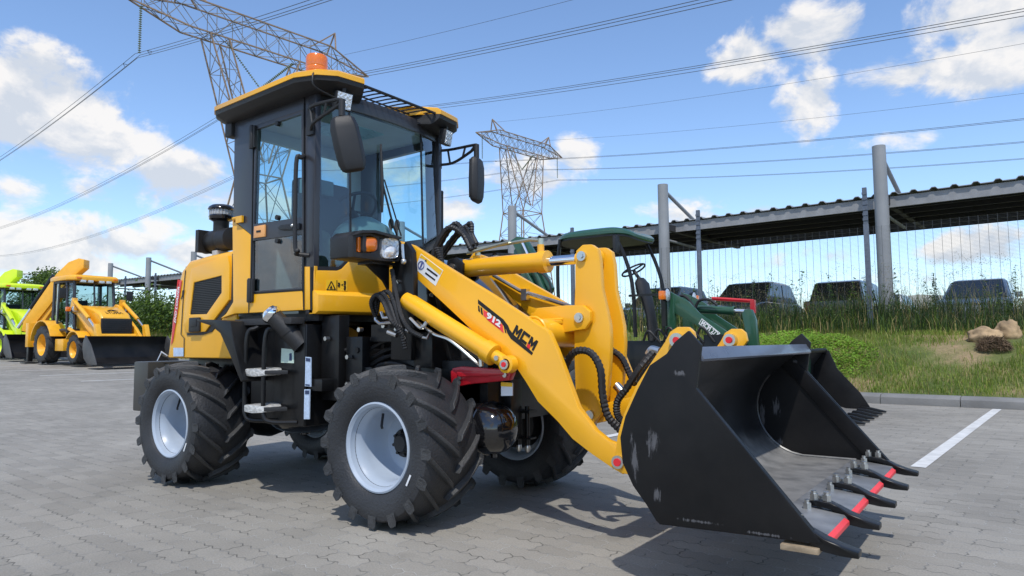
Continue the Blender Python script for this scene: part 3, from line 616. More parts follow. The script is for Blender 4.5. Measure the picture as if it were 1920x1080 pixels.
q = ty(-.66, (466, 604), (592, 611), (592, 622), (466, 619)); b = B().box(X0-.05, X1-.04, -.68, -.58, 1.06, 1.10).bevel(.004); part('step_rail', b, mat('grip_black', (.03, .03, .032), .6, bump=.4, bs=200), sb)
for xs in (-1.22, -1.03):
    pts = [(xs+.06, -.60, 1.07), (xs+.03, -.68, 1.04), (xs, -.72, .98), (xs-.01, -.72, .60), (xs, -.72, .51), (xs+.04, -.70, .475), (xs+.16, -.60, .47)]
    part('ladder_hoop', B().tube(spline(pts, 6), .014, 10), BLK, sb)
for z in (.55, .77):
    b = B().pz([(-1.21, -.73), (-.99, -.73), (-.90, -.65), (-.99, -.60), (-1.21, -.60)], z-.012, z+.012).bevel(.004); part('step_tread', b, BLKM, sb)
    b = B().loft([[Vector((-1.205, y, z+dz)) for y, dz in ((-.742, -.024), (-.742, .020), (-.60, .024), (-.60, -.02))], [Vector((-1.11, y, z+dz)) for y, dz in ((-.75, -.028), (-.748, .022), (-.59, .028), (-.59, -.026))], [Vector((-1.03, y, z+dz)) for y, dz in ((-.742, -.022), (-.74, .018), (-.60, .024), (-.60, -.02))], [Vector((-.985, y, z+dz)) for y, dz in ((-.70, -.012), (-.70, .012), (-.63, .014), (-.63, -.012))]]).bevel(.010, 2); part('step_wrapping', b, WRAP, sb)
b = B().tube([(-.86, -.58, .93), (-1.0, -.70, 1.12)], [.06, .052], 20); b.tube([(-.92, -.63, 1.01), (-.93, -.64, 1.03)], .062, 20); fp = part('filler_pipe', b, BLKM, sb)
ax = Vector((-.14, -.12, .19)).normalized(); c = Vector((-1.0, -.70, 1.12))
b = B().lathe([(.055, -.02), (.062, -.01), (.062, .012), (.05, .022), (.046, .034), (.03, .04), (.001, .041)], c, ax, 28); part('filler_cap', b, CHR, sb)
for q, m in (([(528, 653), (551, 655), (551, 681), (527, 680)], mat('decal_green_white', (.55, .68, .58), .4)), ([(573, 669), (583, 670), (583, 725), (572, 724)], BLUW), ([(571, 730), (581, 730), (580, 786), (570, 786)], BLUW)):
    b = B().py(ty(-.605, *q), -.6, -.6065); part('box_decal', b, m, sb)
b = B()
for q in ([(543, 663), (547, 662), (547.5, 676), (543, 676)], [(574, 671), (582, 672), (582, 678), (574, 677)], [(573, 720), (581, 721), (581, 723.5), (573, 722.5)], [(572.5, 732), (580, 732), (580, 739), (572.5, 739)]): b.py(ty(-.606, *q), -.606, -.6085)
part('box_decal_print', b, mat('decal_print_blue', (.03, .05, .12), .5), sb)
# dark running gear between cab and front wheel
b = B().box(-.78, -.62, -.50, -.42, .60, 1.11).box(-.78, -.40, -.44, -.34, .74, .80).box(-.60, -.46, -.46, -.40, .55, .98).box(-.79, -.66, -.59, -.30, .66, .73).bevel(.004); b.cyl((-.5, -.47, .9), (-.5, -.40, .9), .018, None, 6)
b.cyl((-.35, -.2, .62), (-.35, -.2, 1.02), .09); b.box(-.45, -.25, -.4, .4, .95, 1.05); part('articulation_bracket', b, BLK, LO)
hz = B()
for i in range(9):
    random.seed(i); y = -.42+.1*random.random(); z = .60+.045*i; hose(hz, [(-.8, y, z), (-.6, y-.05*random.random(), z-.06), (-.38, y+.05, z+.04), (-.15, y+.1, z)], .012, 6)
part('hydraulic_hose_bundle', hz, BLKM, LO)
b = B(); 
for (x, y, z) in ((-.70, -.51, .97), (-.55, -.47, .86), (-.55, -.47, .70), (-.45, -.47, 1.02), (-.30, -.42, 1.04)): b.cyl((x, y, z), (x, y-.03, z), .014, None, 6)
pieces('fitting', b, STL, LO)

# ---- front frame
b = B(); b.py(ty(-.42, (735, 500), (760, 452), (772, 470), (775, 520), (775, 600), (770, 676), (732, 674)), -.42, -.38)
pts = ty(-.42, (735, 500), (760, 452), (772, 470), (775, 520), (775, 600), (770, 676), (732, 674)); b.py(pts, .38, .42)
b.box(-.12, .02, -.38, .38, .80, 1.0).box(-.45, .35, -.30, .30, .50, .84).box(-.5, -.10, -.25, .25, .84, 1.10); b.bevel(.006); ff = part('front_frame', b, BLK, LO)
b = B()
for p in ((738, 556), (748, 528), (738, 593), (747, 593), (744, 618), (752, 610)): h = hit(*p, 1, -.42); b.cyl(h, h+Vector((0, -.012, 0)), .012, None, 6)
for p in ((810, 553), (812, 554), (847, 687)): h = hit(*p, 1, -.25); b.cyl(h, h+Vector((0, -.012, 0)), .011, None, 6)
pieces('bolt_head', b, STL, ff)
NY = .25
np_ = ty(-NY, (771, 478), (815, 500), (850, 535), (905, 590), (950, 640), (965, 694), (846, 700), (770, 690))
b = B().py(np_, -NY, NY).bevel(.02, 3); nose = part('nose_cover', b, BLKG, ff)
b = B().py(ty(-NY, (806, 500), (812, 500), (850, 694), (844, 697)), -NY+.002, -NY-.006).bevel(.003); part('nose_cover_crease', b, BLK, nose)
def side_text(body, p0, p1, p2, y, m, par, **k):
    O, X, Y = [hit(*p, 1, y) for p in (p0, p1, p2)]; return lettering(body, O, X-O, Y-O, m, par, **k)
block_text('MCM', (845, 631), (921, 640), (846, 610), -NY-.0015, mat('white_lettering', (.7, .75, .85), .4), nose)
# ---- headlamps: each a wide housing facing forward, amber lamp outside, headlight inside
for s in (-1, 1):
    XL = -.20; fl = lambda q: [(y*-s, z) for y, z in tx(XL, *q)]
    outer = [(657, 441), (668, 433), (692, 433), (742, 446), (749, 456), (749, 478), (744, 491), (714, 490), (657, 482)]
    b = B().px(fl(outer), XL-.012, XL-.17).bevel(.008); b.px(fl(outer), XL-.02, XL+.018, [fl([(664, 446), (690, 442), (702, 447), (703, 470), (690, 474), (664, 473)]), fl([(708, 446), (740, 450), (744, 458), (744, 482), (738, 488), (712, 485), (707, 476)])]).bevel(.004)
    b.px(fl([(657, 441), (668, 433), (692, 433), (742, 446), (741, 450), (692, 438), (668, 438)]), XL-.02, XL+.05); hl = part('headlight_housing', b, BLKM, ff)
    def rr(cx, cy, hw, hh, n=4.5): return fl([(cx+hw*abs(math.cos(t))**(2/n)*math.copysign(1, math.cos(t)), cy+hh*abs(math.sin(t))**(2/n)*math.copysign(1, math.sin(t))) for t in [2*math.pi*k/36 for k in range(36)]])
    def lens(cx, cy, hw, hh, prof, m, nm, n=4.5):
        b = B(); b.loft([[Vector((XL+dx, y, z)) for y, z in rr(cx, cy, hw*k, hh*k, n)] for k, dx in prof]); return part(nm, b, m, hl)
    lens(687, 459, 14.5, 14.5, ((.96, -.012), (1, .01), (.93, .03), (.7, .04), (.3, .045)), ORG, 'turn_signal', 3.2)
    lens(675, 459, 3.6, 15, ((1, .0), (1, .036), (.8, .04)), BLKM, 'turn_signal_band'); lens(669, 459, 2.6, 14, ((1, 0), (1, .02)), ORG, 'turn_signal')
    lens(726, 466, 17, 20, ((1, -.01), (1, .012), (.94, .024), (.9, .022)), CLR, 'headlight', 4); lens(727, 472, 11, 12, ((1, .02), (.85, .030), (.5, .037), (.2, .039)), mat('clear_lens', (.80, .84, .88), .05, coat=.8, metal=.3, var=.3, vs=30), 'headlight_lens', 2)
    c4 = hit(757, 474, 1, -.45); sy = 1 if s < 0 else -1
    b = B().tube([(c4.x, c4.y*sy, c4.z-.05), (c4.x-.01, c4.y*sy, c4.z+.05)], .009, 8).ball((c4.x, c4.y*sy, c4.z-.05), .018); part('small_lamp', b, STL, hl)
    b = B().box(XL-.15, XL-.03, *sorted((s*.60, s*.39)), 1.385, 1.405).px([(s*.60, 1.39), (s*.42, 1.39), (s*.42, 1.25), (s*.46, 1.30)], XL-.10, XL-.08); part('headlight_bracket', b, BLK, hl)
# ---- boom
ARM = [(738, 470), (750, 452), (772, 459), (850, 508), (919, 550), (1003, 605), (1028, 621.5), (1043, 655), (1062, 705), (1083.6, 764), (1116, 807), (1140, 826), (1153.5, 831), (1166, 838), (1176, 862), (1174, 884), (1168, 890), (1148, 878), (1110, 852), (1073, 823), (1045, 790), (1008, 753), (985, 715), (971, 694), (935, 660), (895.5, 629.6), (840, 577), (772, 514), (745, 505)]
A3 = ty(-.365, *ARM)
b = B().py(A3, -.365, -.325).bevel(.005); arm = part('boom_arm', b, YEL, LO)
b = B().py(A3, .325, .365).bevel(.005); arm2 = part('boom_arm', b, YEL, LO)
# cross member with the lugs that carry the bell crank
b = B().cyl((.66, -.33, .985), (.66, .33, .985), .075)
pv = hit(1093, 596, 1, -.10); tp = hit(1095, 481, 1, -.085)
for s in (-1, 1):
    lug = [(.50, 1.045), (.60, .97), (pv.x-.02, pv.z-.065), (pv.x+.03, pv.z-.06), (pv.x+.062, pv.z-.02), (pv.x+.062, pv.z+.03), (pv.x+.02, pv.z+.065), (pv.x-.08, pv.z+.068), (.56, pv.z+.06)]
    b.py(lug, s*.135, s*.105)
    b.pz([(.40, s*.325), (.62, s*.325), (pv.x-.10, s*.135), (pv.x-.16, s*.105), (.52, s*.105)], 1.035, 1.055)
    b.py([(.42, 1.035), (.66, 1.035), (.66, .94), (.56, .93)], s*.30, s*.325)
b.box(.50, .62, -.105, .105, .94, 1.10); b.bevel(.004); cm = part('boom_cross_member', b, YEL, LO)
b = B()
for s in (-1, 1): b.cyl((pv.x, s*.10, pv.z), (pv.x, s*.148, pv.z), .026, None, 24).cyl((pv.x, s*.145, pv.z), (pv.x, s*.155, pv.z), .015, None, 6)
pieces('pivot_pin', b, STL, cm)
wb = B()
for s in (-1, 1):
    wb.tube([(.52, s*.137, 1.058), (pv.x-.10, s*.137, 1.058)], .006, 6, ribs=.3); wb.tube([(.42, s*.327, 1.057), (.62, s*.327, 1.057)], .006, 6)
    wb.tube([(.66+.082*math.cos(t), s*.322, .985+.082*math.sin(t)) for t in [2*math.pi*k/24 for k in range(25)]], .007, 6, ribs=.25)
pieces('weld_bead', wb, YEL, cm)
# bell crank: two plates
CR = [(1080, 470), (1092, 459), (1108, 458), (1119, 466), (1124, 490), (1127, 540), (1136, 580), (1142, 610), (1144, 640), (1142, 690), (1137, 740), (1128, 775), (1112, 795), (1094, 792), (1082, 775), (1079, 740), (1077, 680), (1076, 600), (1078, 540), (1078, 500)]
C3 = ty(-.10, *CR)
b = B().py(C3, -.10, -.06).py(C3, .06, .10); lo = [p for p in C3]; b.box(pv.x-.03, pv.x+.05, -.06, .06, pv.z-.12, pv.z+.12)
b.bevel(.005); bc = part('bell_crank', b, YEL, LO)
b = B(); bt = hit(1107, 778, 1, -.1)
for s in (-1, 1): b.cyl((tp.x, s*.07, tp.z), (tp.x, s*.118, tp.z), .026).cyl((tp.x, s*.118, tp.z), (tp.x, s*.126, tp.z), .014, None, 6); b.cyl((bt.x, s*.07, bt.z), (bt.x, s*.115, bt.z), .024)
pieces('crank_pin', b, STL, bc)
# tilt cylinder
c0 = hit(872, 503, 1, 0); c1 = hit(1028, 486, 1, 0); d = (c1-c0).normalized(); e = Vector((tp.x, 0, tp.z)); d = (e-c0).normalized(); c1 = c0+d*(c1-c0).length
b = B().lathe([(.001, -.02), (.05, -.02), (.056, 0), (.056, .0+(c1-c0).length-.06), (.063, (c1-c0).length-.055), (.063, (c1-c0).length), (.045, (c1-c0).length+.002), (.001, (c1-c0).length+.002)], c0, d, 32); tc_ = part('tilt_cylinder', b, YEL, LO)
b = B().cyl(c1-d*.02, e-d*.05, .028, None, 24); part('piston_rod', b, CHR, tc_)
b = B().lathe([(.045, -.045), (.055, -.04), (.055, .04), (.045, .045)], e, (0, 1, 0), 24).cyl(e-d*.09, e-d*.03, .035); part('rod_eye', b, YEL, tc_)
b = B(); 
for s in (-1, 1): b.py([(c0.x-.10, c0.z-.10), (c0.x+.04, c0.z-.09), (c0.x+.05, c0.z+.02), (c0.x, c0.z+.06), (c0.x-.07, c0.z+.05)], s*.085, s*.06)
b.bevel(.005); b.cyl(c0+Vector((-.03, -.05, 0)), c0+Vector((-.03, .05, 0)), .06); mt = part('cylinder_mount', b, BLK, ff)
b = B().lathe([(.001, 0), (.024, 0), (.024, .012), (.001, .012)], c0+Vector((-.03, -.085, 0)), (0, -1, 0), 20); part('pin_cap', b, STL, mt)
b = B(); up = Vector((0, 0, 1))
pt = c0+d*.10+up*.06; pe = c1-d*.05+up*.065
b.tube([pt+up*.03, c0+d*.06+up*.11, c1-d*.12+up*.135, pe+up*.06], .010, 8).cyl(pe, pe+up*.07, .017).cyl(pt-up*.02, pt+up*.03, .017); b.tube([c0+d*.05+up*.085+Vector((0, -.04, 0)), c0+d*.35+up*.13+Vector((0, -.02, 0))], .011, 8)
part('hydraulic_pipe', b, mat('zinc_olive', (.50, .52, .42), .35, metal=.8), tc_)
b = B().cyl(pe-up*.01, pe+up*.035, .02).box(pt.x-.02, pt.x+.02, -.02, .02, pt.z-.03, pt.z+.01); part('port_boss', b, YEL, tc_)
b = B()
for k, (y0, dz) in enumerate(((-.10, .0), (-.05, .03), (.02, .01), (.07, .04))):
    s0 = c0+Vector((-.16-.03*k, y0, -.16)); hose(b, [s0, s0+Vector((-.02, 0, .22)), c0+Vector((-.08+.02*k, y0*.8, .24+dz)), c0+Vector((.02, y0*.6, .21)), c0+Vector((.09, y0*.3-.02, .10+dz))], .015)
for k in range(2): hose(b, [c0+Vector((-.10, -.12-.03*k, .12)), c0+Vector((-.07, -.14, .02)), c0+Vector((-.05, -.14, -.12)), c0+Vector((-.02, -.14, -.3))], .015)
pieces('hose', b, BLKM, LO)
# lift cylinders
pin = hit(955, 683, 1, -.40)
for s in (-1, 1):
    a0 = hit(768, 566, 1, -.41); a1 = hit(930, 660, 1, -.41); a0.y = a1.y = s*.41; pe = Vector((pin.x, s*.41, pin.z)); d = (pe-a0).normalized(); L_ = (a1-a0).length
    b = B().lathe([(.001, -.03), (.046, -.03), (.050, 0), (.050, L_-.07), (.058, L_-.065), (.058, L_-.005), (.045, L_), (.001, L_)], a0, d, 32); lc = part('lift_cylinder', b, YEL, LO)
    b = B().cyl(a0+d*(L_-.02), pe-d*.03, .026, None, 24); part('piston_rod', b, CHR, lc)
    b = B().lathe([(.03, -.028), (.044, -.024), (.046, .024), (.03, .028)], pe, (0, 1, 0), 28).cyl(pe-d*.10, pe-d*.02, .034); part('rod_eye', b, YEL, lc)
    b = B().cyl(pe, pe+Vector((0, s*.04, 0)), .025); b.cyl(pe-d*.05+Vector((0, s*.03, .01)), pe-d*.05+Vector((0, s*.045, .01)), .013); part('lift_pin', b, STL, lc)
    b = B().cyl(pe+Vector((0, s*.038, 0)), pe+Vector((0, s*.044, 0)), .013); part('grease_cap', b, RINK, lc)
    b = B(); p = a0+d*(L_-.10)+Vector((0, 0, -.05))
    b.cyl(p+Vector((0, 0, .02)), p+Vector((0, 0, -.05)), .014)
    b.tube(spline([p+Vector((0, 0, -.05)), p+Vector((-.03, s*.02, -.02)), p-d*.2+Vector((0, s*.035, -.005)), p-d*.34+Vector((0, s*.03, -.03)), p-d*.50+Vector((0, s*.01, -.03))], 6), .009, 8)
    b.tube(spline([a0+d*.06+Vector((0, s*.05, -.07)), a0+d*.16+Vector((0, s*.06, -.08)), a0+d*.20+Vector((0, s*.05, -.03))], 6), .010, 8)
    for k in (0, 1): b.cyl(a0+Vector((-.02-.10*k, s*.05, -.15-.02*k)), a0+Vector((.05-.10*k, s*.05, -.17-.02*k)), .014, None, 8)
    part('steel_pipe', b, STL, lc)
    if s < 0:
        b = B()
        for k in range(3):
            o = Vector((0, -.02*k, 0)); e0 = hit(745+6*k, 590+3*k, 1, -.47); 
            hose(b, [hit(760, 655-18*k, 1, -.46), hit(752-3*k, 620-8*k, 1, -.48)+o, hit(741-6*k, 575-4*k, 1, -.48)+o, hit(728-6*k, 548+3*k, 1, -.48)+o, hit(712-3*k, 556+6*k, 1, -.47)+o, hit(706-1*k, 585+4*k, 1, -.46)], .0125)
        hose(b, [hit(792, 632, 1, -.46), hit(768, 618, 1, -.48), hit(752, 590, 1, -.48), hit(742, 545, 1, -.46), hit(735, 505, 1, -.45)], .0125)
        pieces('hose', b, BLKM, lc)
        b = B(); b.tube([hit(704, 590, 1, -.46), hit(704, 600, 1, -.46), hit(712, 607, 1, -.46), hit(738, 604, 1, -.44)], .010, 8).tube([hit(714, 585, 1, -.46), hit(718, 596, 1, -.46), hit(740, 595, 1, -.44)], .009, 8).tube([hit(790, 632, 1, -.46), hit(800, 634, 1, -.46), hit(808, 622, 1, -.45), hit(790, 610, 1, -.44)], .009, 8); pieces('hose_elbow', b, STL, lc)
# decals on the near arm
def arm_q(name, qs, m, off=.0015, par=arm):
    b = B()
    for q in qs: b.py(ty(-.365, *q), -.364, -.365-off)
    return part(name, b, m, par, smooth=0)
def z8(*pts): return [(660+x/3.857, 420+y/3.857) for x, y in pts]
arm_q('warning_decal', [z8((500, 215), (660, 335), (605, 448), (455, 322))], WHT); arm_q('warning_decal_head', [z8((505, 222), (655, 338), (638, 370), (545, 290), (530, 262), (490, 243))], DECK, .0025)
arm_q('warning_decal_print', [z8((546, 316), (622, 372), (618, 384), (542, 328)), z8((534, 348), (605, 402), (601, 412), (530, 360)), z8((527, 268), (540, 254), (542, 276))], INK, .003)
b = B(); c = hit(660+500/3.857, 420+298/3.857, 1, -.3685); b.loft([[c+Vector((math.cos(a)*r, o, math.sin(a)*r)) for r, o in ((.025, 0), (.025, -.001), (.020, -.001), (.020, 0))] for a in [2*math.pi*k/28 for k in range(28)]], close=True, cap=False); b.py([(c.x-.013, c.z-.016), (c.x+.0, c.z-.012), (c.x+.014, c.z+.012), (c.x+.004, c.z+.016)], -.3675, -.3695); part('warning_pictogram', b, mat('decal_blue', (.06, .09, .3), .5), arm, smooth=0)
arm_q('black_stripe_decal', [z8((912, 545), (1095, 690), (1130, 735), (1140, 762), (1165, 795), (1310, 932), (1300, 948), (1150, 830), (1125, 790), (1115, 762), (1080, 712), (912, 575)), z8((912, 588), (922, 594), (928, 640), (914, 628)), z8((930, 600), (942, 608), (948, 660), (934, 648)), z8((1098, 735), (1106, 742), (1118, 790), (1108, 785))], INK)
arm_q('red_stripe_decal', [z8((950, 618), (975, 636), (972, 680), (952, 664)), z8((1060, 742), (1088, 722), (1098, 788), (1080, 775))], REDB, .0016)
arm_q('red_panel_decal', [z8((975, 634), (1080, 720), (1082, 774), (975, 690))], RINK, .0014)
side_text('912', z8((968, 676))[0], z8((1070, 752))[0], z8((982, 632))[0], -.3675, WINK, arm, bold=.05, shear=.0)
block_text('MCM', z8((1156, 796))[0], z8((1312, 918))[0], z8((1190, 728))[0], -.366, INK, arm)
arm_q('red_dot_decal', [z8((1272, 862), (1292, 878), (1286, 905), (1266, 890))], RINK, .003)
# far arm pipe and cross hoses
b = B(); b.tube([hit(925, 516, 1, .30), hit(975, 545, 1, .30), hit(1072, 575, 1, .30)], .012, 8); h = hit(985, 548, 1, .30); b.box(h.x-.02, h.x+.02, h.y-.02, h.y+.02, h.z-.05, h.z+.02); part('steel_pipe', b, STL, arm2)
b = B(); b.tube(spline([hit(900, 548, 1, -.30), hit(945, 570, 1, -.30), hit(985, 597, 1, -.30), hit(1008, 610, 1, -.30)], 5), .010, 8); part('steel_pipe', b, STL, arm)
b = B(); hose(b, [hit(1068, 745, 1, -.2), hit(1058, 700, 1, -.2), hit(1075, 662, 1, -.22), hit(1105, 660, 1, -.22), hit(1125, 690, 1, -.22), hit(1130, 740, 1, -.22), hit(1140, 780, 1, -.22), hit(1165, 808, 1, -.2)], .017, 10)
hose(b, [hit(1140, 652, 1, .05), hit(1165, 670, 1, .05), hit(1180, 700, 1, .05), hit(1190, 720, 1, 0)], .015, 10)
hose(b, [hit(1225, 660, 1, -.15), hit(1200, 690, 1, -.2), hit(1175, 728, 1, -.2), hit(1158, 752, 1, -.2), hit(1158, 778, 1, -.2), hit(1172, 795, 1, -.2)], .016, 10); pieces('hose', b, BLKM, LO)
b = B(); b.tube(spline([hit(1215, 665, 1, -.15), hit(1222, 655, 1, -.15), hit(1236, 658, 1, -.15)], 5), .018, 8); b.cyl(hit(1140, 650, 1, .1), hit(1160, 730, 1, .1), .012); b.cyl(hit(1155, 722, 1, 0), hit(1170, 738, 1, 0), .022); b.cyl(hit(1160, 735, 1, 0), hit(1160, 775, 1, 0), .010); pieces('hose_fitting', b, STL, LO)
# red safety strut stowed under the boom
b = B().py(ty(-.36, (848, 697), (852, 690), (868, 687), (958, 693), (962, 698), (956, 713), (884, 720), (866, 724), (849, 722)), -.375, -.33).bevel(.004); b.py(ty(-.36, (862, 697), (952, 698), (950, 703), (866, 706)), -.372, -.388).bevel(.003); st = part('safety_strut', b, RED, LO)
b = B()
for p in ((863, 709), (948, 703)): h = hit(*p, 1, -.375); b.cyl(h, h+Vector((0, -.012, 0)), .013, None, 12)
pieces('strut_bolt', b, STL, st)
b = B().py(ty(-.33, (941, 716), (962, 718), (962, 742), (941, 742)), -.33, -.337); sd = part('strut_decal', b, WHT, LO); b = B().py(ty(-.33, (941, 716), (962, 718), (962, 725), (941, 724)), -.334, -.339); part('strut_decal_head', b, DECK, sd)
# air tank, brake parts seen beneath
b = B().lathe([(.001, 0), (.05, .006), (.09, .025), (.12, .06), (.138, .11), (.141, .15), (.146, .155), (.146, .172), (.141, .176), (.141, .50), (.10, .58), (.001, .60)], (.50, -.30, .482), (-1, .12, 0), 48); b.cyl((.38, -.29, .33), (.38, -.29, .35), .018); part('air_tank', b, BLKG, LO)
b = B().box(.10, .30, -.30, .28, .60, .74).box(.34, .40, -.16, -.05, .40, .74); b.bevel(.006); part('tank_bracket', b, BLK, LO)
b = B(); 
for x in (.36, .42): b.cyl((x, -.03, .36), (x, -.03, .58), .014)
b.box(.32, .46, -.07, .01, .545, .56).box(.32, .46, -.06, 0, .40, .41); part('brake_bracket', b, BLK, LO)
b = B()
for x in (.36, .42): b.ball((x, -.03, .35), .016, .016, .028)
pieces('brake_fitting', b, STL, LO)

# ---- quick hitch
HP = hit(1275, 638, 1, -.351)
hq = [(1247, 640), (1256, 622), (1270, 613), (1290, 613), (1300, 622), (1304, 640), (1262, 700), (1225, 770), (1205, 830), (1192, 872), (1180, 890), (1166, 888), (1156, 872), (1153, 852), (1158, 815), (1170, 775), (1195, 718)]
H3 = ty(-.375, *hq); Hq = ty(-.375, *hq)
b = B().py(H3, -.375, -.345).py(H3, .345, .375); b.cyl((1.30, -.345, .72), (1.30, .345, .72), .05); b.box(1.27, 1.35, -.345, .345, .42, .50)
for s in (-1, 1): b.py([(1.30, .78), (1.36, .76), (1.30, .60), (1.16, .57), (1.12, .60), (1.13, .66)], s*.05, s*.08)
b.bevel(.005); hitch = part('quick_hitch', b, YEL, LO)
b = B()
for s in (-1, 1): b.cyl((HP.x, s*.30, HP.z), (HP.x, s*.395, HP.z), .032); h = hit(1160, 866, 1, -.375); b.cyl((h.x, s*.31, h.z), (h.x, s*.39, h.z), .03)
pieces('hitch_pin', b, STL, hitch)
b = B()
for s in (-1, 1): b.cyl((HP.x, s*.39, HP.z), (HP.x, s*.40, HP.z), .015); b.cyl((h.x, s*.385, h.z), (h.x, s*.395, h.z), .018)
b.cyl((HP.x, .30, HP.z), (HP.x, .292, HP.z), .017)
pieces('pin_cap', b, RINK, hitch)
b = B(); 
for s in (-1, 1): b.py([(bt.x-.045, bt.z-.03), (bt.x, bt.z-.05), (1.20, .60), (1.24, .64), (1.20, .69), (bt.x+.02, bt.z+.05), (bt.x-.04, bt.z+.03)], s*.02, s*.055)
b.bevel(.004); part('tilt_link', b, YEL, LO)

# ---- bucket
BW = .843
SP = [(1304.6, 728.5), (1314, 646.7), (1290, 620), (1265, 641), (1249, 663.5), (1218, 685), (1195, 730), (1172, 781), (1162.6, 820), (1167, 868), (1186.7, 911), (1210.7, 945), (1230, 976.5), (1237, 983.7), (1533, 1020), (1540.5, 1017.4)]
S3 = ty(-BW, *SP)

inn = ty(BW-.03, (1504, 661), (1470, 684), (1436, 722), (1417, 767), (1424, 806), (1456, 844), (1490, 856), (1528, 863))
tip = S3[-1]; inn[0] = (inn[0][0], .93)
inn = inn[:-2]; zf = .300
inn = [(1.755, .905), (1.735, .885), (1.66, .850)]; 
# shell: straight back from the top lip, a round heel, then the flat floor
r_h = .215; cx_, cz_ = 1.735, .30+r_h+.005
ang = [R(a) for a in np.linspace(118, 270, 18)]
prof = [(1.765, .915), (1.72, .845)]+[(cx_+r_h*math.cos(a)*(1.0), cz_+r_h*math.sin(a)*1.0) for a in ang][2:]+[(2.02, .288)]
cx_, cz_, r_h = 1.70, .558, .258
prof = [(1.725, .905)]+[(cx_+math.cos(a)*r_h, cz_+math.sin(a)*r_h) for a in [R(q) for q in np.linspace(128, 266, 22)]]+[(1.95, .299)]
out_ = []
for i, (x, z) in enumerate(prof):
    x0, z0 = prof[max(i-1, 0)]; x1, z1 = prof[min(i+1, len(prof)-1)]; t = Vector((x1-x0, z1-z0)).normalized(); out_.append((x+t.y*.014, z-t.x*.014))
b = B()
for i in range(len(prof)-1):
    pass
rings = [[Vector((p[0], -BW+.022, p[1])), Vector((p[0], BW-.022, p[1])), Vector((o[0], BW-.022, o[1])), Vector((o[0], -BW+.022, o[1]))] for p, o in zip(prof, out_)]
b.loft(rings); bucket = part('bucket', b, BUCKIN, LO)
t = BUCKIN.node_tree; pb = t.nodes['Principled BSDF']; lk = [l for l in t.links if l.to_socket == pb.inputs['Base Color']][0]; src = lk.from_socket      # lit floor painted in: colour fades to pale grey low down, ragged edge
tc2 = t.nodes.new('ShaderNodeTexCoord'); s3 = t.nodes.new('ShaderNodeSeparateXYZ'); t.links.new(tc2.outputs['Object'], s3.inputs[0]); n4 = t.nodes.new('ShaderNodeTexNoise'); n4.inputs['Scale'].default_value = 7; n4.inputs['Detail'].default_value = 8; n4.inputs['Roughness'].default_value = .65; t.links.new(tc2.outputs['Object'], n4.inputs['Vector'])
r4 = t.nodes.new('ShaderNodeMapRange'); r4.interpolation_type = 'SMOOTHSTEP'; t.links.new(math_('SUBTRACT', s3.outputs[2], math_('MULTIPLY', n4.outputs[0], .16, tree=t), tree=t), r4.inputs[0]); r4.inputs[1].default_value = .40; r4.inputs[2].default_value = .20; r4.inputs[3].default_value = .0; r4.inputs[4].default_value = 1.
r5 = t.nodes.new('ShaderNodeValToRGB'); t.links.new(n4.outputs[0], r5.inputs[0]); r5.color_ramp.elements[0].position = .3; r5.color_ramp.elements[0].color = (.15, .15, .148, 1); r5.color_ramp.elements[1].position = .6; r5.color_ramp.elements[1].color = (.25, .245, .235, 1)
m5 = t.nodes.new('ShaderNodeMix'); m5.data_type = 'RGBA'; t.links.new(r4.outputs[0], m5.inputs['Factor']); t.links.new(src, m5.inputs['A']); t.links.new(r5.outputs[0], m5.inputs['B']); t.links.new(m5.outputs['Result'], pb.inputs['Base Color'])
scuffed(BUCK, [(1.545, .56, .045, .10), (1.47, .50, .03, .16), (1.56, .37, .03, .05), (1.66, .82, .05, .018), (1.72, .295, .14, .012), (1.95, .285, .12, .010)])
for s in (-1, 1): part('side_plate', B().py(S3, s*BW, s*(BW-.022)).bevel(.003), BUCK, bucket)
b = B().py([(1.69, .912), (1.722, .916), (1.748, .872), (1.738, .862), (1.71, .880)], -BW+.022, BW-.022).bevel(.004); part('top_lip', b, LIPM, bucket)
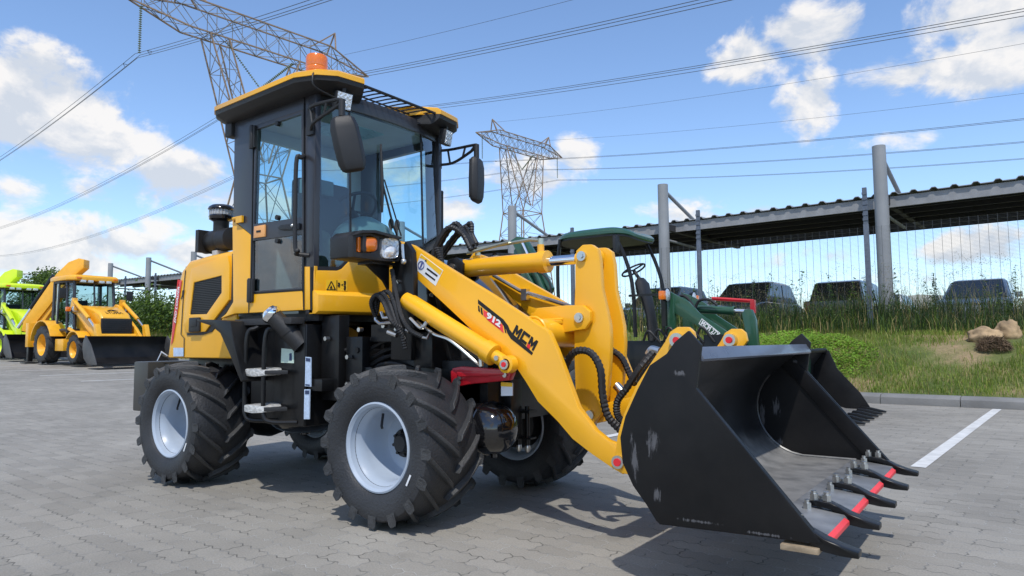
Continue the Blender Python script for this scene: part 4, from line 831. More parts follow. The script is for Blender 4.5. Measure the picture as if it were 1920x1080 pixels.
# inner edge bars along both side plates
e0 = Vector((S3[4][0]-.0, 0, S3[4][1])); e1 = Vector((tip[0], 0, tip[1])); dd = (e1-e0).normalized(); nn = Vector((dd.z, 0, -dd.x))
for s in (-1, 1):
    b = B(); y0 = s*(BW-.022); q = [e0, e1-dd*.02, e1-dd*.05+nn*.075, e0+nn*.075]; b.py([(p.x, p.z) for p in q], y0, y0-s*.014); b.bevel(.003); part('edge_bar', b, BUCK, bucket)
b = B().py([(1.93, .285), (2.125, .268), (2.13, .275), (2.12, .290), (1.93, .307)], -BW+.0225, BW-.0225).bevel(.002); ce = part('cutting_edge', b, mat('edge_steel', (.20, .205, .21), .42, metal=.2, var=.3, vs=9, bump=.06), bucket)
ty_ = [BW*.965*(-1+.5*k) for k in range(5)]
for k, y in enumerate(ty_):
    b = B(); prof_t = [(1.99, .308), (1.99, .322), (2.02, .330), (2.07, .328), (2.10, .316), (2.135, .298), (2.19, .280), (2.235, .270), (2.235, .250), (2.18, .250), (2.13, .256), (2.09, .266), (2.075, .300), (2.04, .306)]
    wds = .042; b.py(prof_t, y-wds*.5, y+wds*.5)
    for v in b.bm.verts:
        if v.co.x > 2.12: v.co.y = y+(v.co.y-y)*1.35
    b.bevel(.004); tooth = part('tooth', b, BLK, bucket)
    b = B()
    for (dx, dy) in ((2.01, 0), (2.055, 0)):
        b.cyl((dx, y, .326), (dx, y, .352), .017, None, 6).cyl((dx, y, .350), (dx, y, .362), .011, None, 12)
    for sy in (-1, 1):
        if abs(y+sy*.05) < BW-.02: b.cyl((2.01+.015*sy, y+sy*.048, .300), (2.01+.015*sy, y+sy*.048, .324), .016, None, 6).cyl((2.01+.015*sy, y+sy*.048, .324), (2.01+.015*sy, y+sy*.048, .336), .010, None, 12)
    part('tooth_bolts', b, STL, bucket)
b = B()
for k in range(4): b.py([(2.110, .264), (2.140, .260), (2.140, .276), (2.114, .290)], ty_[k]+.045, ty_[k+1]-.045)
b.bevel(.003); part('red_edge_strip', b, REDB, bucket)
b = B().box(2.0, 2.12, -BW-.016, -BW+.05, .247, .2655).bevel(.003); part('bare_wear_strip', b, WOODM, bucket)
# welds
b = B(); random.seed(3)
b.tube([Vector((x, BW-.03, z+.004)) for x, z in prof[2:]], .007, 6, ribs=.3); part('weld_bead', b, BUCKIN, bucket)

# ================================================================== ground, bank and lot (lot frame turned a few degrees from the loader)
LA = R(-4.0); LC, LS = math.cos(LA), math.sin(LA); LO0 = Vector((1.0, 8.25, 0))
def lot(u, v, z=0): return Vector((LO0.x+u*LC-(v-8.25)*LS, LO0.y+u*LS+(v-8.25)*LC, z))     # u along the kerb, v away from the camera; kerb at v = 8.25
def unlot(p): d = Vector((p[0]-LO0.x, p[1]-LO0.y)); return (d.x*LC+d.y*LS, -d.x*LS+d.y*LC+8.25)
def gz(x):
    t = -x-4
    return 0 if t <= 0 else (.0018*t*t if t < 6 else .0648+.0216*(t-6)) if t < 60 else .0648+.0216*54
def node_mat(name):
    m = bpy.data.materials.new(name); m.use_nodes = True; return m, m.node_tree, m.node_tree.nodes['Principled BSDF']
def paver_mat():
    m, t, b = node_mat('interlocking_pavers'); n = t.nodes; l = t.links
    M = lambda op, a, c=None, d=None: math_(op, a, c, d, tree=t)
    geo = n.new('ShaderNodeNewGeometry'); mp = n.new('ShaderNodeMapping'); mp.vector_type = 'POINT'; mp.inputs['Rotation'].default_value = (0, 0, -LA+R(0)); l.new(geo.outputs['Position'], mp.inputs[0])
    sx = n.new('ShaderNodeSeparateXYZ'); l.new(mp.outputs[0], sx.inputs[0]); u, v = sx.outputs[0], sx.outputs[1]
    wob = n.new('ShaderNodeTexNoise'); wob.inputs['Scale'].default_value = 1.3; l.new(geo.outputs['Position'], wob.inputs['Vector'])
    def tri(x, p, a): return M('MULTIPLY', M('SUBTRACT', M('ABSOLUTE', M('SUBTRACT', M('FRACT', M('DIVIDE', x, p)), .5)), .25), 4*a)
    u = M('ADD', u, M('MULTIPLY', wob.outputs[0], .012)); v = M('ADD', v, M('MULTIPLY', wob.outputs[0], .015))
    cx = n.new('ShaderNodeCombineXYZ'); l.new(M('ADD', u, tri(v, .055, .006)), cx.inputs[0]); l.new(M('ADD', v, tri(u, .0733, .010)), cx.inputs[1])
    br = n.new('ShaderNodeTexBrick'); l.new(cx.outputs[0], br.inputs['Vector']); br.offset = .5
    for k, val in (('Scale', 1), ('Brick Width', .22), ('Row Height', .11), ('Mortar Size', .0036), ('Mortar Smooth', .35), ('Bias', 0)): br.inputs[k].default_value = val
    br.inputs['Color1'].default_value = (.256, .242, .212, 1); br.inputs['Color2'].default_value = (.306, .289, .254, 1)
    jn = n.new('ShaderNodeTexNoise'); jn.inputs['Scale'].default_value = 5.5; jn.inputs['Detail'].default_value = 4; l.new(geo.outputs['Position'], jn.inputs['Vector'])
    jr = n.new('ShaderNodeValToRGB'); l.new(jn.outputs[0], jr.inputs[0]); je = jr.color_ramp.elements; je[0].position = .40; je[0].color = (.13, .125, .11, 1); je[1].position = .60; je[1].color = (.37, .36, .33, 1); jx = je.new(.48); jx.color = (.24, .235, .22, 1); l.new(jr.outputs[0], br.inputs['Mortar'])
    n1 = n.new('ShaderNodeTexNoise'); n1.inputs['Scale'].default_value = .55; n1.inputs['Detail'].default_value = 8; n1.inputs['Roughness'].default_value = .65; l.new(geo.outputs['Position'], n1.inputs['Vector'])
    r1 = n.new('ShaderNodeMapRange'); r1.inputs[1].default_value = .3; r1.inputs[2].default_value = .7; r1.inputs[3].default_value = .76; r1.inputs[4].default_value = 1.14; l.new(n1.outputs[0], r1.inputs[0])
    n2 = n.new('ShaderNodeTexNoise'); n2.inputs['Scale'].default_value = 120; n2.inputs['Detail'].default_value = 3; l.new(geo.outputs['Position'], n2.inputs['Vector'])
    r2 = n.new('ShaderNodeMapRange'); r2.inputs[1].default_value = .3; r2.inputs[2].default_value = .7; r2.inputs[3].default_value = .86; r2.inputs[4].default_value = 1.12; l.new(n2.outputs[0], r2.inputs[0])
    n3 = n.new('ShaderNodeTexNoise'); n3.inputs['Scale'].default_value = 2.6; n3.inputs['Detail'].default_value = 5; l.new(geo.outputs['Position'], n3.inputs['Vector'])
    r3 = n.new('ShaderNodeMapRange'); r3.inputs[1].default_value = .62; r3.inputs[2].default_value = .78; r3.inputs[3].default_value = 1; r3.inputs[4].default_value = .72; l.new(n3.outputs[0], r3.inputs[0])
    mul = n.new('ShaderNodeVectorMath'); mul.operation = 'SCALE'; l.new(br.outputs['Color'], mul.inputs[0]); l.new(M('MULTIPLY', M('MULTIPLY', r1.outputs[0], r2.outputs[0]), r3.outputs[0]), mul.inputs['Scale'])
    l.new(mul.outputs[0], b.inputs['Base Color']); b.inputs['Roughness'].default_value = .82; b.inputs['Specular IOR Level'].default_value = .3
    bp = n.new('ShaderNodeBump'); bp.inputs['Strength'].default_value = .75; bp.inputs['Distance'].default_value = .006
    l.new(M('SUBTRACT', M('MULTIPLY', n2.outputs[0], .35), br.outputs['Fac']), bp.inputs['Height']); l.new(bp.outputs[0], b.inputs['Normal'])
    return m
xs = [-400, -200, -120]+list(np.linspace(-64, 12, 77))+[30, 80, 200, 400]; ys_ = [-300, -60, -20]+list(np.linspace(-8, 60, 18))+[120, 300, 700]
def sheet(name, xs, ys, f, m, kind='structure'):
    b = B(); g = [[b.bm.verts.new(f(x, y)) for y in ys] for x in xs]
    for i in range(len(xs)-1):
        for j in range(len(ys)-1): b.bm.faces.new((g[i][j], g[i+1][j], g[i+1][j+1], g[i][j+1]))
    o = part(name, b, m, None, 60); o['kind'] = kind; return o
sheet('paved_ground', xs, ys_, lambda x, y: Vector((x, y, gz(x))), paver_mat())
def concrete(name, c): return mat(name, c, .85, var=.16, vs=3, bump=.3, bs=60, spec=.3)
KERB = concrete('kerb_concrete', (.19, .19, .185))
b = B()
for i in range(-45, 25):
    p = [(8.25, -.05), (8.27, .10), (8.33, .135), (8.48, .145), (8.48, -.05)]; r_ = []
    for u in (i*1.0+.004, i*1.0+.996): r_.append([lot(u, v, z+gz(lot(u, v).x)) for v, z in p])
    b.loft(r_)
structure('kerb', b.bevel(.008), KERB)
LINE = mat('road_paint', (.62, .62, .60), .7, var=.14, vs=9, bump=.2, bs=80, dust=.25)
u0 = unlot((2.06, 3.0))[0]
b = B()
for k in range(-12, 2):
    uu = u0+2.72*k+(.0 if k else 0)
    vs_ = np.linspace(2.75, 8.2, 8); 
    for v0, v1 in zip(vs_, vs_[1:]):
        b.bm.faces.new([b.bm.verts.new(lot(a, c, gz(lot(a, c).x)+.004)) for a, c in ((uu-.05, v0), (uu+.05, v0), (uu+.05, v1), (uu-.05, v1))])
bmesh.ops.remove_doubles(b.bm, verts=b.bm.verts, dist=.001); structure('painted_bay_lines', b, LINE)
def bankz(u, v):
    x = lot(u, v).x; base = gz(x)
    pr = [(8.4, .10), (8.9, .20), (9.6, .42), (10.6, .74), (11.6, .98), (12.6, 1.10), (14, 1.12), (200, 1.12)]
    for (a, za), (c, zc) in zip(pr, pr[1:]):
        if v <= c: z = za+(zc-za)*max(0, (v-a))/(c-a); break
    k = max(0, min(1, (v-8.4)/1.5)); z += k*.10*mnoise.noise(Vector((u*.5, v*.5, 0)))+k*.03*mnoise.noise(Vector((u*2.2, v*2.2, 3)))
    hu, hv = (u-2.1)/2.2, (v-10.4)/1.5; z += .38*math.exp(-(hu*hu+hv*hv)) if False else 0
    return z+base
def soil_mat():
    m, t, b = node_mat('grassy_soil'); n = t.nodes; l = t.links; geo = n.new('ShaderNodeNewGeometry')
    a = n.new('ShaderNodeTexNoise'); a.inputs['Scale'].default_value = .9; a.inputs['Detail'].default_value = 7; l.new(geo.outputs['Position'], a.inputs['Vector'])
    r = n.new('ShaderNodeValToRGB'); l.new(a.outputs[0], r.inputs[0]); e = r.color_ramp.elements
    e[0].position = .40; e[0].color = (.075, .105, .02, 1); e[1].position = .62; e[1].color = (.30, .215, .12, 1); x = e.new(.5); x.color = (.13, .145, .04, 1)
    c = n.new('ShaderNodeTexNoise'); c.inputs['Scale'].default_value = 30; c.inputs['Detail'].default_value = 6; l.new(geo.outputs['Position'], c.inputs['Vector'])
    mx = n.new('ShaderNodeVectorMath'); mx.operation = 'SCALE'; l.new(r.outputs[0], mx.inputs[0]); l.new(math_('MULTIPLY_ADD', c.outputs[0], 1.0, .5, tree=t), mx.inputs['Scale']); l.new(mx.outputs[0], b.inputs['Base Color']); b.inputs['Roughness'].default_value = .95
    bp = n.new('ShaderNodeBump'); bp.inputs['Distance'].default_value = .03; l.new(c.outputs[0], bp.inputs['Height']); l.new(bp.outputs[0], b.inputs['Normal']); return m
us = [-400, -150, -90]+list(np.linspace(-64, 24, 177))+[40, 100, 400]; vv = list(np.linspace(8.46, 13, 30))+[14, 16, 20, 30, 45, 80, 200]
sheet('grass_bank', us, vv, lambda u, v: lot(u, v, bankz(max(-64, min(24, u)), v)), soil_mat())
LOT2 = mat('far_lot_surface', (.20, .19, .17), .9)

# ------------------------------------------------------------------ grass: blades in bulk
def leafmat(name, col, var=.25, tr=.25):
    m = mat(name, col, .6, var=var, vs=1.5, spec=.25); b = m.node_tree.nodes['Principled BSDF']
    t = m.node_tree; out = [x for x in t.nodes if x.type == 'OUTPUT_MATERIAL'][0]; tl = t.nodes.new('ShaderNodeBsdfTranslucent'); tl.inputs[0].default_value = (min(1, col[0]*1.6), min(1, col[1]*1.6), col[2], 1)
    mx = t.nodes.new('ShaderNodeMixShader'); mx.inputs[0].default_value = tr; t.links.new(b.outputs[0], mx.inputs[1]); t.links.new(tl.outputs[0], mx.inputs[2]); t.links.new(mx.outputs[0], out.inputs[0]); return m
G1 = leafmat('grass_green', (.13, .20, .03)); G2 = leafmat('grass_light', (.22, .27, .05)); G3 = leafmat('grass_dry', (.34, .27, .12)); G4 = leafmat('weed_green', (.045, .085, .022)); G5 = leafmat('clover_green', (.16, .30, .025)); G6 = leafmat('leaf_dark', (.030, .055, .018)); G7 = leafmat('leaf_mid', (.06, .10, .028)); G8 = leafmat('seed_head', (.30, .25, .15))
rng = np.random.default_rng(5)
def bulk(name, V, F, MI, mats, kind='stuff', parent=None):
    me = bpy.data.meshes.new(name); V = np.asarray(V, float).reshape(-1, 3); F = np.asarray(F, int); k = F.shape[1]
    me.vertices.add(len(V)); me.vertices.foreach_set('co', V.ravel()); me.loops.add(F.size); me.loops.foreach_set('vertex_index', F.ravel()); me.polygons.add(len(F)); me.polygons.foreach_set('loop_start', np.arange(0, F.size, k)); me.polygons.foreach_set('material_index', np.asarray(MI, int)); me.update(calc_edges=True); me.validate()
    for m in mats: me.materials.append(m)
    o = bpy.data.objects.new(name, me); COL.objects.link(o)
    if kind: o['kind'] = kind
    o.parent = parent; return o
def blades(name, spots, hts, wid, bend, mats, probs):
    n = len(spots); P = np.asarray(spots); a = rng.uniform(0, 2*math.pi, n); side = np.stack([np.cos(a), np.sin(a), np.zeros(n)], 1); ln = np.stack([-np.sin(a), np.cos(a), np.zeros(n)], 1)*(bend*rng.uniform(.2, 1.2, n)*hts)[:, None]
    h = np.zeros((n, 3)); h[:, 2] = hts; w_ = (wid*rng.uniform(.6, 1.3, n))[:, None]
    v0 = P-side*w_; v1 = P+side*w_; m0 = P+h*.6+ln*.3-side*w_*.75; m1 = P+h*.6+ln*.3+side*w_*.75; t = P+h*.97+ln
    V = np.stack([v0, v1, m1, m0, t], 1).reshape(-1, 3); k = np.arange(n)*5
    F = np.concatenate([np.stack([k, k+1, k+2, k+3], 1), np.stack([k+3, k+2, k+4, k+4], 1)]); MI = rng.choice(len(mats), n, p=probs); MI = np.concatenate([MI, MI])
    me = bpy.data.meshes.new(name); Fs = [tuple(f) for f in F[:n].tolist()]+[tuple(f[:3]) for f in F[n:].tolist()]
    me.from_pydata(V.tolist(), [], Fs); me.polygons.foreach_set('material_index', MI)
    for m in mats: me.materials.append(m)
    o = bpy.data.objects.new(name, me); COL.objects.link(o); o['kind'] = 'stuff'; return o
BOUL = [unlot(W((x-960)/FPX*dd, dd, 0).to_tuple()) for x, dd in ((1842, 11.9), (1886, 11.9), (1858, 11.3))]
def scatter(n, u0, u1, v0, v1, keep=None):
    out = []
    while len(out) < n:
        u, v = rng.uniform(u0, u1), rng.uniform(v0, v1)
        if keep and rng.uniform() > keep(u, v): continue
        if any((u-bu)**2+((v-bv)*(.55 if v < bv else 1))**2 < .10 for bu, bv in BOUL): continue
        out.append(lot(u, v, bankz(u, v)-.01))
    return out
def thin(u, v): return max(.06, min(1, 1.25-1.9*max(0, mnoise.noise(Vector((u*.8, v*.8, 7)))+.12)))*min(1, max(.25, (v-8.3)*2))
sp = scatter(52000, -4.5, 7.5, 8.5, 12.7, thin); n = len(sp)
blades('bank_grass', sp, rng.uniform(.04, .13, n)*(1+.8*(rng.uniform(size=n) > .93)), .0045, .55, [G1, G2, G3], [.45, .37, .18])
sp = scatter(9000, -36, -4.5, 8.5, 12.7, thin); n = len(sp); blades('distant_bank_grass', sp, rng.uniform(.10, .25, n), .014, .5, [G1, G2, G3], [.4, .48, .12])
def tall(u, v): return .45+.55*min(1, max(0, .5+1.6*mnoise.noise(Vector((u*.9, v*.9, 1)))))
sp = scatter(4500, -6, 7.5, 11.75, 12.6, lambda u, v: tall(u, v)*max(.05, (v-11.6))); n = len(sp); hh = rng.uniform(.15, .5, n); blades('fence_foot_grass', sp, hh, .0065, .5, [G4, G6, G1, G3], [.5, .2, .15, .15])
sp = scatter(19000, -6, 7.5, 12.5, 16.2, tall); n = len(sp)
hh = np.array([rng.uniform(.22, .76)*max(.35, 1+.9*mnoise.noise(p*.55)+.4*mnoise.noise(p*1.9)) for p in sp]); blades('tall_grass', sp, hh, .0075, .5, [G4, G6, G1, G3], [.56, .24, .12, .08])
sp = scatter(7000, -40, -6, 12.5, 16.5, tall); n = len(sp); hh = rng.uniform(.4, 1.1, n); blades('distant_tall_grass', sp, hh, .016, .5, [G4, G6, G1, G3], [.42, .25, .2, .13])
sp = scatter(1500, -10, 7.5, 12.6, 15.5); n = len(sp); blades('grass_seed_heads', sp, rng.uniform(.8, 1.45, n), .0030, .35, [G8, G4, G3], [.4, .35, .25])
# feathery seed heads
V, F, MI = [], [], []
for p in scatter(700, -8, 7.5, 12.6, 15.0):
    top = p+Vector((rng.normal(0, .12), rng.normal(0, .12), rng.uniform(.75, 1.5)))
    for i in range(14):
        c = top+Vector(rng.normal(0, 1, 3))*Vector((1, 1, 1)).length*.032; d1 = Vector(rng.normal(0, 1, 3)).normalized()*.016; d2 = Vector(rng.normal(0, 1, 3)).normalized()*.005; k = len(V); V += [c-d1, c+d2, c+d1, c-d2]; F.append((k, k+1, k+2, k+3)); MI.append(int(rng.uniform() > .6))
bulk('feathery_seed_heads', V, F, MI, [G8, G4])
# broad-leaved weeds standing among the grass
V, F, MI = [], [], []
for p in scatter(150, -8, 7.5, 12.3, 14.6):
    hgt = rng.uniform(.5, 1.35); lean = Vector((rng.normal(0, .10), rng.normal(0, .10), 0)); k = len(V); s = Vector((.005, 0, 0)); V += [p-s, p+s, p+lean+Vector((.002, 0, hgt)), p+lean+Vector((-.002, 0, hgt))]; F.append((k, k+1, k+2, k+3)); MI.append(0)
    for i in range(int(45*hgt)):
        f = rng.uniform(.25, 1); c = p+lean*f+Vector((0, 0, hgt*f))+Vector((rng.normal(0, .09*(1.2-f)), rng.normal(0, .09*(1.2-f)), rng.normal(0, .03))); nn_ = Vector((rng.normal(0, .6), rng.normal(0, .6), 1)).normalized(); x = nn_.orthogonal().normalized(); x.rotate(Matrix.Rotation(rng.uniform(0, 6.28), 3, nn_)); y = nn_.cross(x); q = rng.uniform(.02, .048); k = len(V); V += [c-x*q, c-y*q*.4, c+x*q, c+y*q*.4]; F.append((k, k+1, k+2, k+3)); MI.append(int(rng.choice(3, p=[.5, .35, .15])))
bulk('broad_leaved_weeds', V, F, MI, [G4, G7, G1])
# clover mound below the fence, behind the bucket
V, F, MI = [], [], []
cu, cv = unlot(W((1478-960)/1310*13.0, 13.0, 0).to_tuple())
for i in range(15000):
    a = rng.uniform(0, 2*math.pi); q = math.sqrt(rng.uniform()); u, v = cu+q*1.45*math.cos(a), cv+q*1.45*math.sin(a)
    if q > .8 and rng.uniform() > .5: continue
    p = lot(u, v, bankz(u, v)); hgt = .42*(1-q**2.2)*(1+.5*mnoise.noise(p*2.2)); p.z += rng.uniform(.2, 1)*max(.03, hgt)
    s = rng.uniform(.014, .028); nrm = Vector((rng.normal(0, .45), rng.normal(0, .45)-.25, 1)).normalized(); x = nrm.orthogonal().normalized(); y = nrm.cross(x); k = len(V); V += [p-x*s, p-y*s*.7, p+x*s, p+y*s*.7]; F.append((k, k+1, k+2, k+3)); MI.append(rng.choice(3, p=[.6, .25, .15]))
bulk('clover_ground_cover', V, F, MI, [G5, G2, G1])
V, F, MI = [], [], []
for i in range(5000):      # bright low weeds by the kerb behind the backhoes
    u, v = rng.uniform(-28, -9), rng.uniform(8.7, 11.5); p = lot(u, v, bankz(u, v)+rng.uniform(0, .18)); s = rng.uniform(.03, .06); nrm = Vector((rng.normal(0, .5), rng.normal(0, .5), 1)).normalized(); x = nrm.orthogonal().normalized(); y = nrm.cross(x); k = len(V); V += [p-x*s, p-y*s, p+x*s, p+y*s]; F.append((k, k+1, k+2, k+3)); MI.append(rng.choice(2))
bulk('low_weeds', V, F, MI, [G5, G2])
# boulders and a clump of dry roots
def rock(name, px, py, d, sx, sy, sz, label, c, seed, grp=None, off=0):
    b = B(); bmesh.ops.create_icosphere(b.bm, subdivisions=4, radius=1); p = W((px-960)/FPX*d, d, 0); u, v = unlot(p); p.z = bankz(u, v)+off
    for q in b.bm.verts:
        n_ = q.co.normalized(); k = 1+.30*mnoise.noise(n_*1.4+Vector((seed, 0, 0)))+.16*abs(mnoise.noise(n_*3.5+Vector((seed, 3, 0))))+.07*mnoise.noise(n_*9); q.co = Vector((n_.x*sx*k, n_.y*sy*k, n_.z*sz*k+sz*.45))
    o = part(name, b, c, None, 60); o.location = p; tag(o, label, 'boulder' if name == 'boulder' else 'root clump', grp); return o
STN = mat('sandstone', (.36, .25, .14), .85, var=.5, vs=5, bump=.6, bs=9)
rock('boulder', 1842, 637, 11.9, .25, .19, .15, 'rounded tan boulder, left of the two by the fence', STN, 1, 'boulders by the fence'); rock('boulder', 1886, 633, 11.9, .18, .14, .20, 'upright tan boulder, right of the two by the fence', STN, 5, 'boulders by the fence')
V, F = [], []; p0 = W((1858-960)/FPX*11.3, 11.3, 0); u, v = unlot(p0); p0.z = bankz(u, v)
for i in range(1500):
    d1 = Vector(rng.normal(0, 1, 3)).normalized(); d1.z = abs(d1.z); c = p0+Vector((d1.x*.26, d1.y*.22, d1.z*.24))*rng.uniform(.6, 1.0)
    e = Vector(rng.normal(0, 1, 3)).normalized()*.06; f = Vector(rng.normal(0, 1, 3)).normalized()*.006; k = len(V); V += [c-e, c+f, c+e, c-f]; F.append((k, k+1, k+2, k+3))
o = bulk('root_clump', V, F, [0]*len(F), [mat('dry_roots', (.13, .085, .05), .9, var=.4, vs=20)], None); tag(o, 'clump of dry brown roots lying on the bank below the boulders', 'root clump')

# ------------------------------------------------------------------ mesh fence along the bank
FV = 12.75; uf0 = unlot((.25, 12.8))[0]
FENM = mat('fence_grey', (.095, .115, .15), .5, var=.2, vs=20); WIRE = mat('fence_wire', (.05, .055, .06), .5)
fence = thing('mesh_fence', 'long grey wire mesh fence with tall notched posts along the grassy bank', 'fence', lot(uf0, FV, 1.1), orig=lot(uf0, FV, 1.1))
fposts = []
for k in range(-2, 13):
    u = uf0-3.72*k; zb = bankz(max(u, -63), FV)-.1; c = lot(u, FV-.05); b = B()
    b.pz([(c.x-.05, c.y-.035), (c.x+.05, c.y-.035), (c.x+.05, c.y+.035), (c.x-.05, c.y+.035)], zb, zb+2.35).bevel(.006)
    b.pz([(c.x-.042, c.y-.03), (c.x+.042, c.y-.03), (c.x+.042, c.y+.03), (c.x-.042, c.y+.03)], zb+2.35, zb+3.12)
    for i in range(6): z = zb+2.42+.11*i; b.box(c.x-.05, c.x+.05, c.y-.042, c.y-.02, z, z+.05)
    part('post', b, FENM, fence); fposts.append((u, zb+3.12))
b = B()
ua, ub = uf0+3.72*2, uf0-3.72*12; seg = np.linspace(ua, ub, 12)
for s0, s1 in zip(seg, seg[1:]):
    p0, p1 = lot(s0, FV), lot(s1, FV); z0, z1 = gz(p0.x), gz(p1.x)
    step = .0254 if s0 > -8 else .05
    r_ = .0013 if s0 > -8 else .0020
    zz = 1.12
    while zz < 3.3:
        A, C = Vector((p0.x, p0.y, zz+z0)), Vector((p1.x, p1.y, zz+z1)); o = Vector((0, r_, 0)); q = Vector((0, 0, r_))
        vs4 = [[b.bm.verts.new(P+w_) for w_ in (-o-q, o-q, o+q, -o+q)] for P in (A, C)]
        for j in range(4): b.bm.faces.new((vs4[0][j], vs4[0][(j+1) % 4], vs4[1][(j+1) % 4], vs4[1][j]))
        zz += step
u = ua
while u > ub:
    p = lot(u, FV); z = gz(p.x); r_ = .0028
    b.box(p.x-r_, p.x+r_, p.y-r_, p.y+r_, 1.05+z, 3.3+z); u -= .0762*(2 if u > -12 else 3)
part('mesh_panel', b, WIRE, fence, smooth=0)

# ------------------------------------------------------------------ carport
CV = 15.25; uc0 = unlot((.21, 15.2))[0]
cp = thing('carport', 'long grey cantilevered carport with round columns and ribbed roof beyond the fence', 'carport', lot(uc0, CV, 1.1), orig=lot(uc0, CV, 1.1))
COLM = mat('galvanised_grey', (.26, .27, .28), .5, var=.1, vs=2); ROOFM = mat('roof_sheet_grey', (.26, .27, .28), .5, var=.12); UNDM = mat('purlin_dark', (.035, .035, .038), .6); FASM = mat('fascia_grey', (.27, .275, .285), .5)
for k in range(-1, 9):
    u = uc0-5.75*k; c = lot(u, CV); z0 = bankz(max(u, -60), CV)-.2
    part('column', B().cyl((c.x, c.y, z0), (c.x, c.y, z0+4.62), .165, .15, 24), COLM, cp)
    e = lot(u, CV+3.2, z0+3.45); part('tie_rod', B().cyl((c.x, c.y, z0+4.48), e, .055, None, 12), COLM, cp)
    e = lot(u, CV+2.6, z0+2.95); part('brace', B().cyl((c.x, c.y, z0+3.0), e, .04, None, 10), COLM, cp)
    b = B(); q = [lot(u-.07, CV+.1), lot(u+.07, CV+.1), lot(u+.07, CV+5.6), lot(u-.07, CV+5.6)]; zb = z0+3.28; b.loft([[Vector((p.x, p.y, zb)) for p in q], [Vector((p.x, p.y, zb+.18)) for p in q]]); part('rafter', b, UNDM, cp)
def rz(u): return gz(lot(u, 17).x)+1.12
b = B(); uu = uc0+9.5; pr = []
while uu > uc0-50: pr += [(uu, 0), (uu-.05, .055), (uu-.13, .055), (uu-.18, 0)]; uu -= .42
rings = []
for v, dz in ((CV+.55, 3.34), (CV+5.9, 3.42)): rings.append([lot(u, v, rz(u)+dz+.03+h) for u, h in pr]+[lot(u, v, rz(u)+dz+.012+h) for u, h in reversed(pr)])
b.loft(rings); part('roof_sheet', b, ROOFM, cp, smooth=0)
for v, zl, zh in ((CV+.62, 3.06, 3.325),):
    b = B(); sg = np.linspace(uc0+9.4, uc0-50, 12); r_ = [[lot(u, v, rz(u)+zl), lot(u, v, rz(u)+zh), lot(u, v+.06, rz(u)+zh), lot(u, v+.06, rz(u)+zl)] for u in sg]; b.loft(r_); part('fascia', b, FASM, cp)
for i in range(6):
    v = CV+1.3+.85*i; b = B(); sg = np.linspace(uc0+9.3, uc0-50, 12); b.loft([[lot(u, v, rz(u)+3.12), lot(u, v, rz(u)+3.345+.01*i), lot(u, v+.07, rz(u)+3.345+.01*i), lot(u, v+.07, rz(u)+3.12)] for u in sg]); part('purlin', b, UNDM, cp)
# yellow tags on two posts
for (u, z), dz in ((fposts[4], -.15), (fposts[8], -.3)):
    c = lot(u, FV-.10); b = B().box(c.x-.09, c.x+.09, c.y-.006, c.y+.006, z+dz-.28, z+dz); part('yellow_sign', b, DECK, fence)

# ================================================================== other machines
def wheel_simple(parent, c, r, wd, rim_m, sgn, nl=14):
    c = Vector(c); s = wd/2
    b = B().lathe([(r*.56, -s*.80), (r*.60, -s*.95), (r*.78, -s), (r*.90, -s*.92), (r*.93, -s*.6), (r*.94, 0), (r*.93, s*.6), (r*.90, s*.92), (r*.78, s), (r*.60, s*.95), (r*.56, s*.80)], (0, 0, 0), (0, 1, 0), 40, True)
    for side in (-1, 1):
        for i in range(nl):
            p0 = 2*math.pi*(i+(.5 if side > 0 else 0))/nl; rg = []
            for q in (0, .1, .5, .97):
                y = side*s*(1.0-q)*1.0; a = p0-.5*q; rt = r*(.985 if q > .05 else .86); rb = r*(.9 if q > .05 else .80); hw = .035*r
                rg.append([Vector((x*math.cos(a)-dz*math.sin(a), y, x*math.sin(a)+dz*math.cos(a))) for x, dz in ((rb, -hw*1.3), (rt, -hw), (rt, hw), (rb, hw*1.3))])
            b.loft(rg)
    def put(nm, bb, m, par):
        for v in bb.bm.verts: v.co = Vector((v.co.x, v.co.y*sgn, v.co.z))+c
        return part(nm, bb, m, par)
    t = put('tyre', b, RUB, parent)
    rb_ = B().lathe([(.001, -s*.2), (r*.16, -s*.2), (r*.2, -s*.05), (r*.45, s*.1), (r*.5, -s*.4), (r*.55, -s*.8), (r*.6, -s*.9), (r*.58, -s*.7), (r*.52, s*.5), (r*.5, s*.8), (.001, s*.3)], (0, 0, 0), (0, 1, 0), 32); put('rim', rb_, rim_m, t)
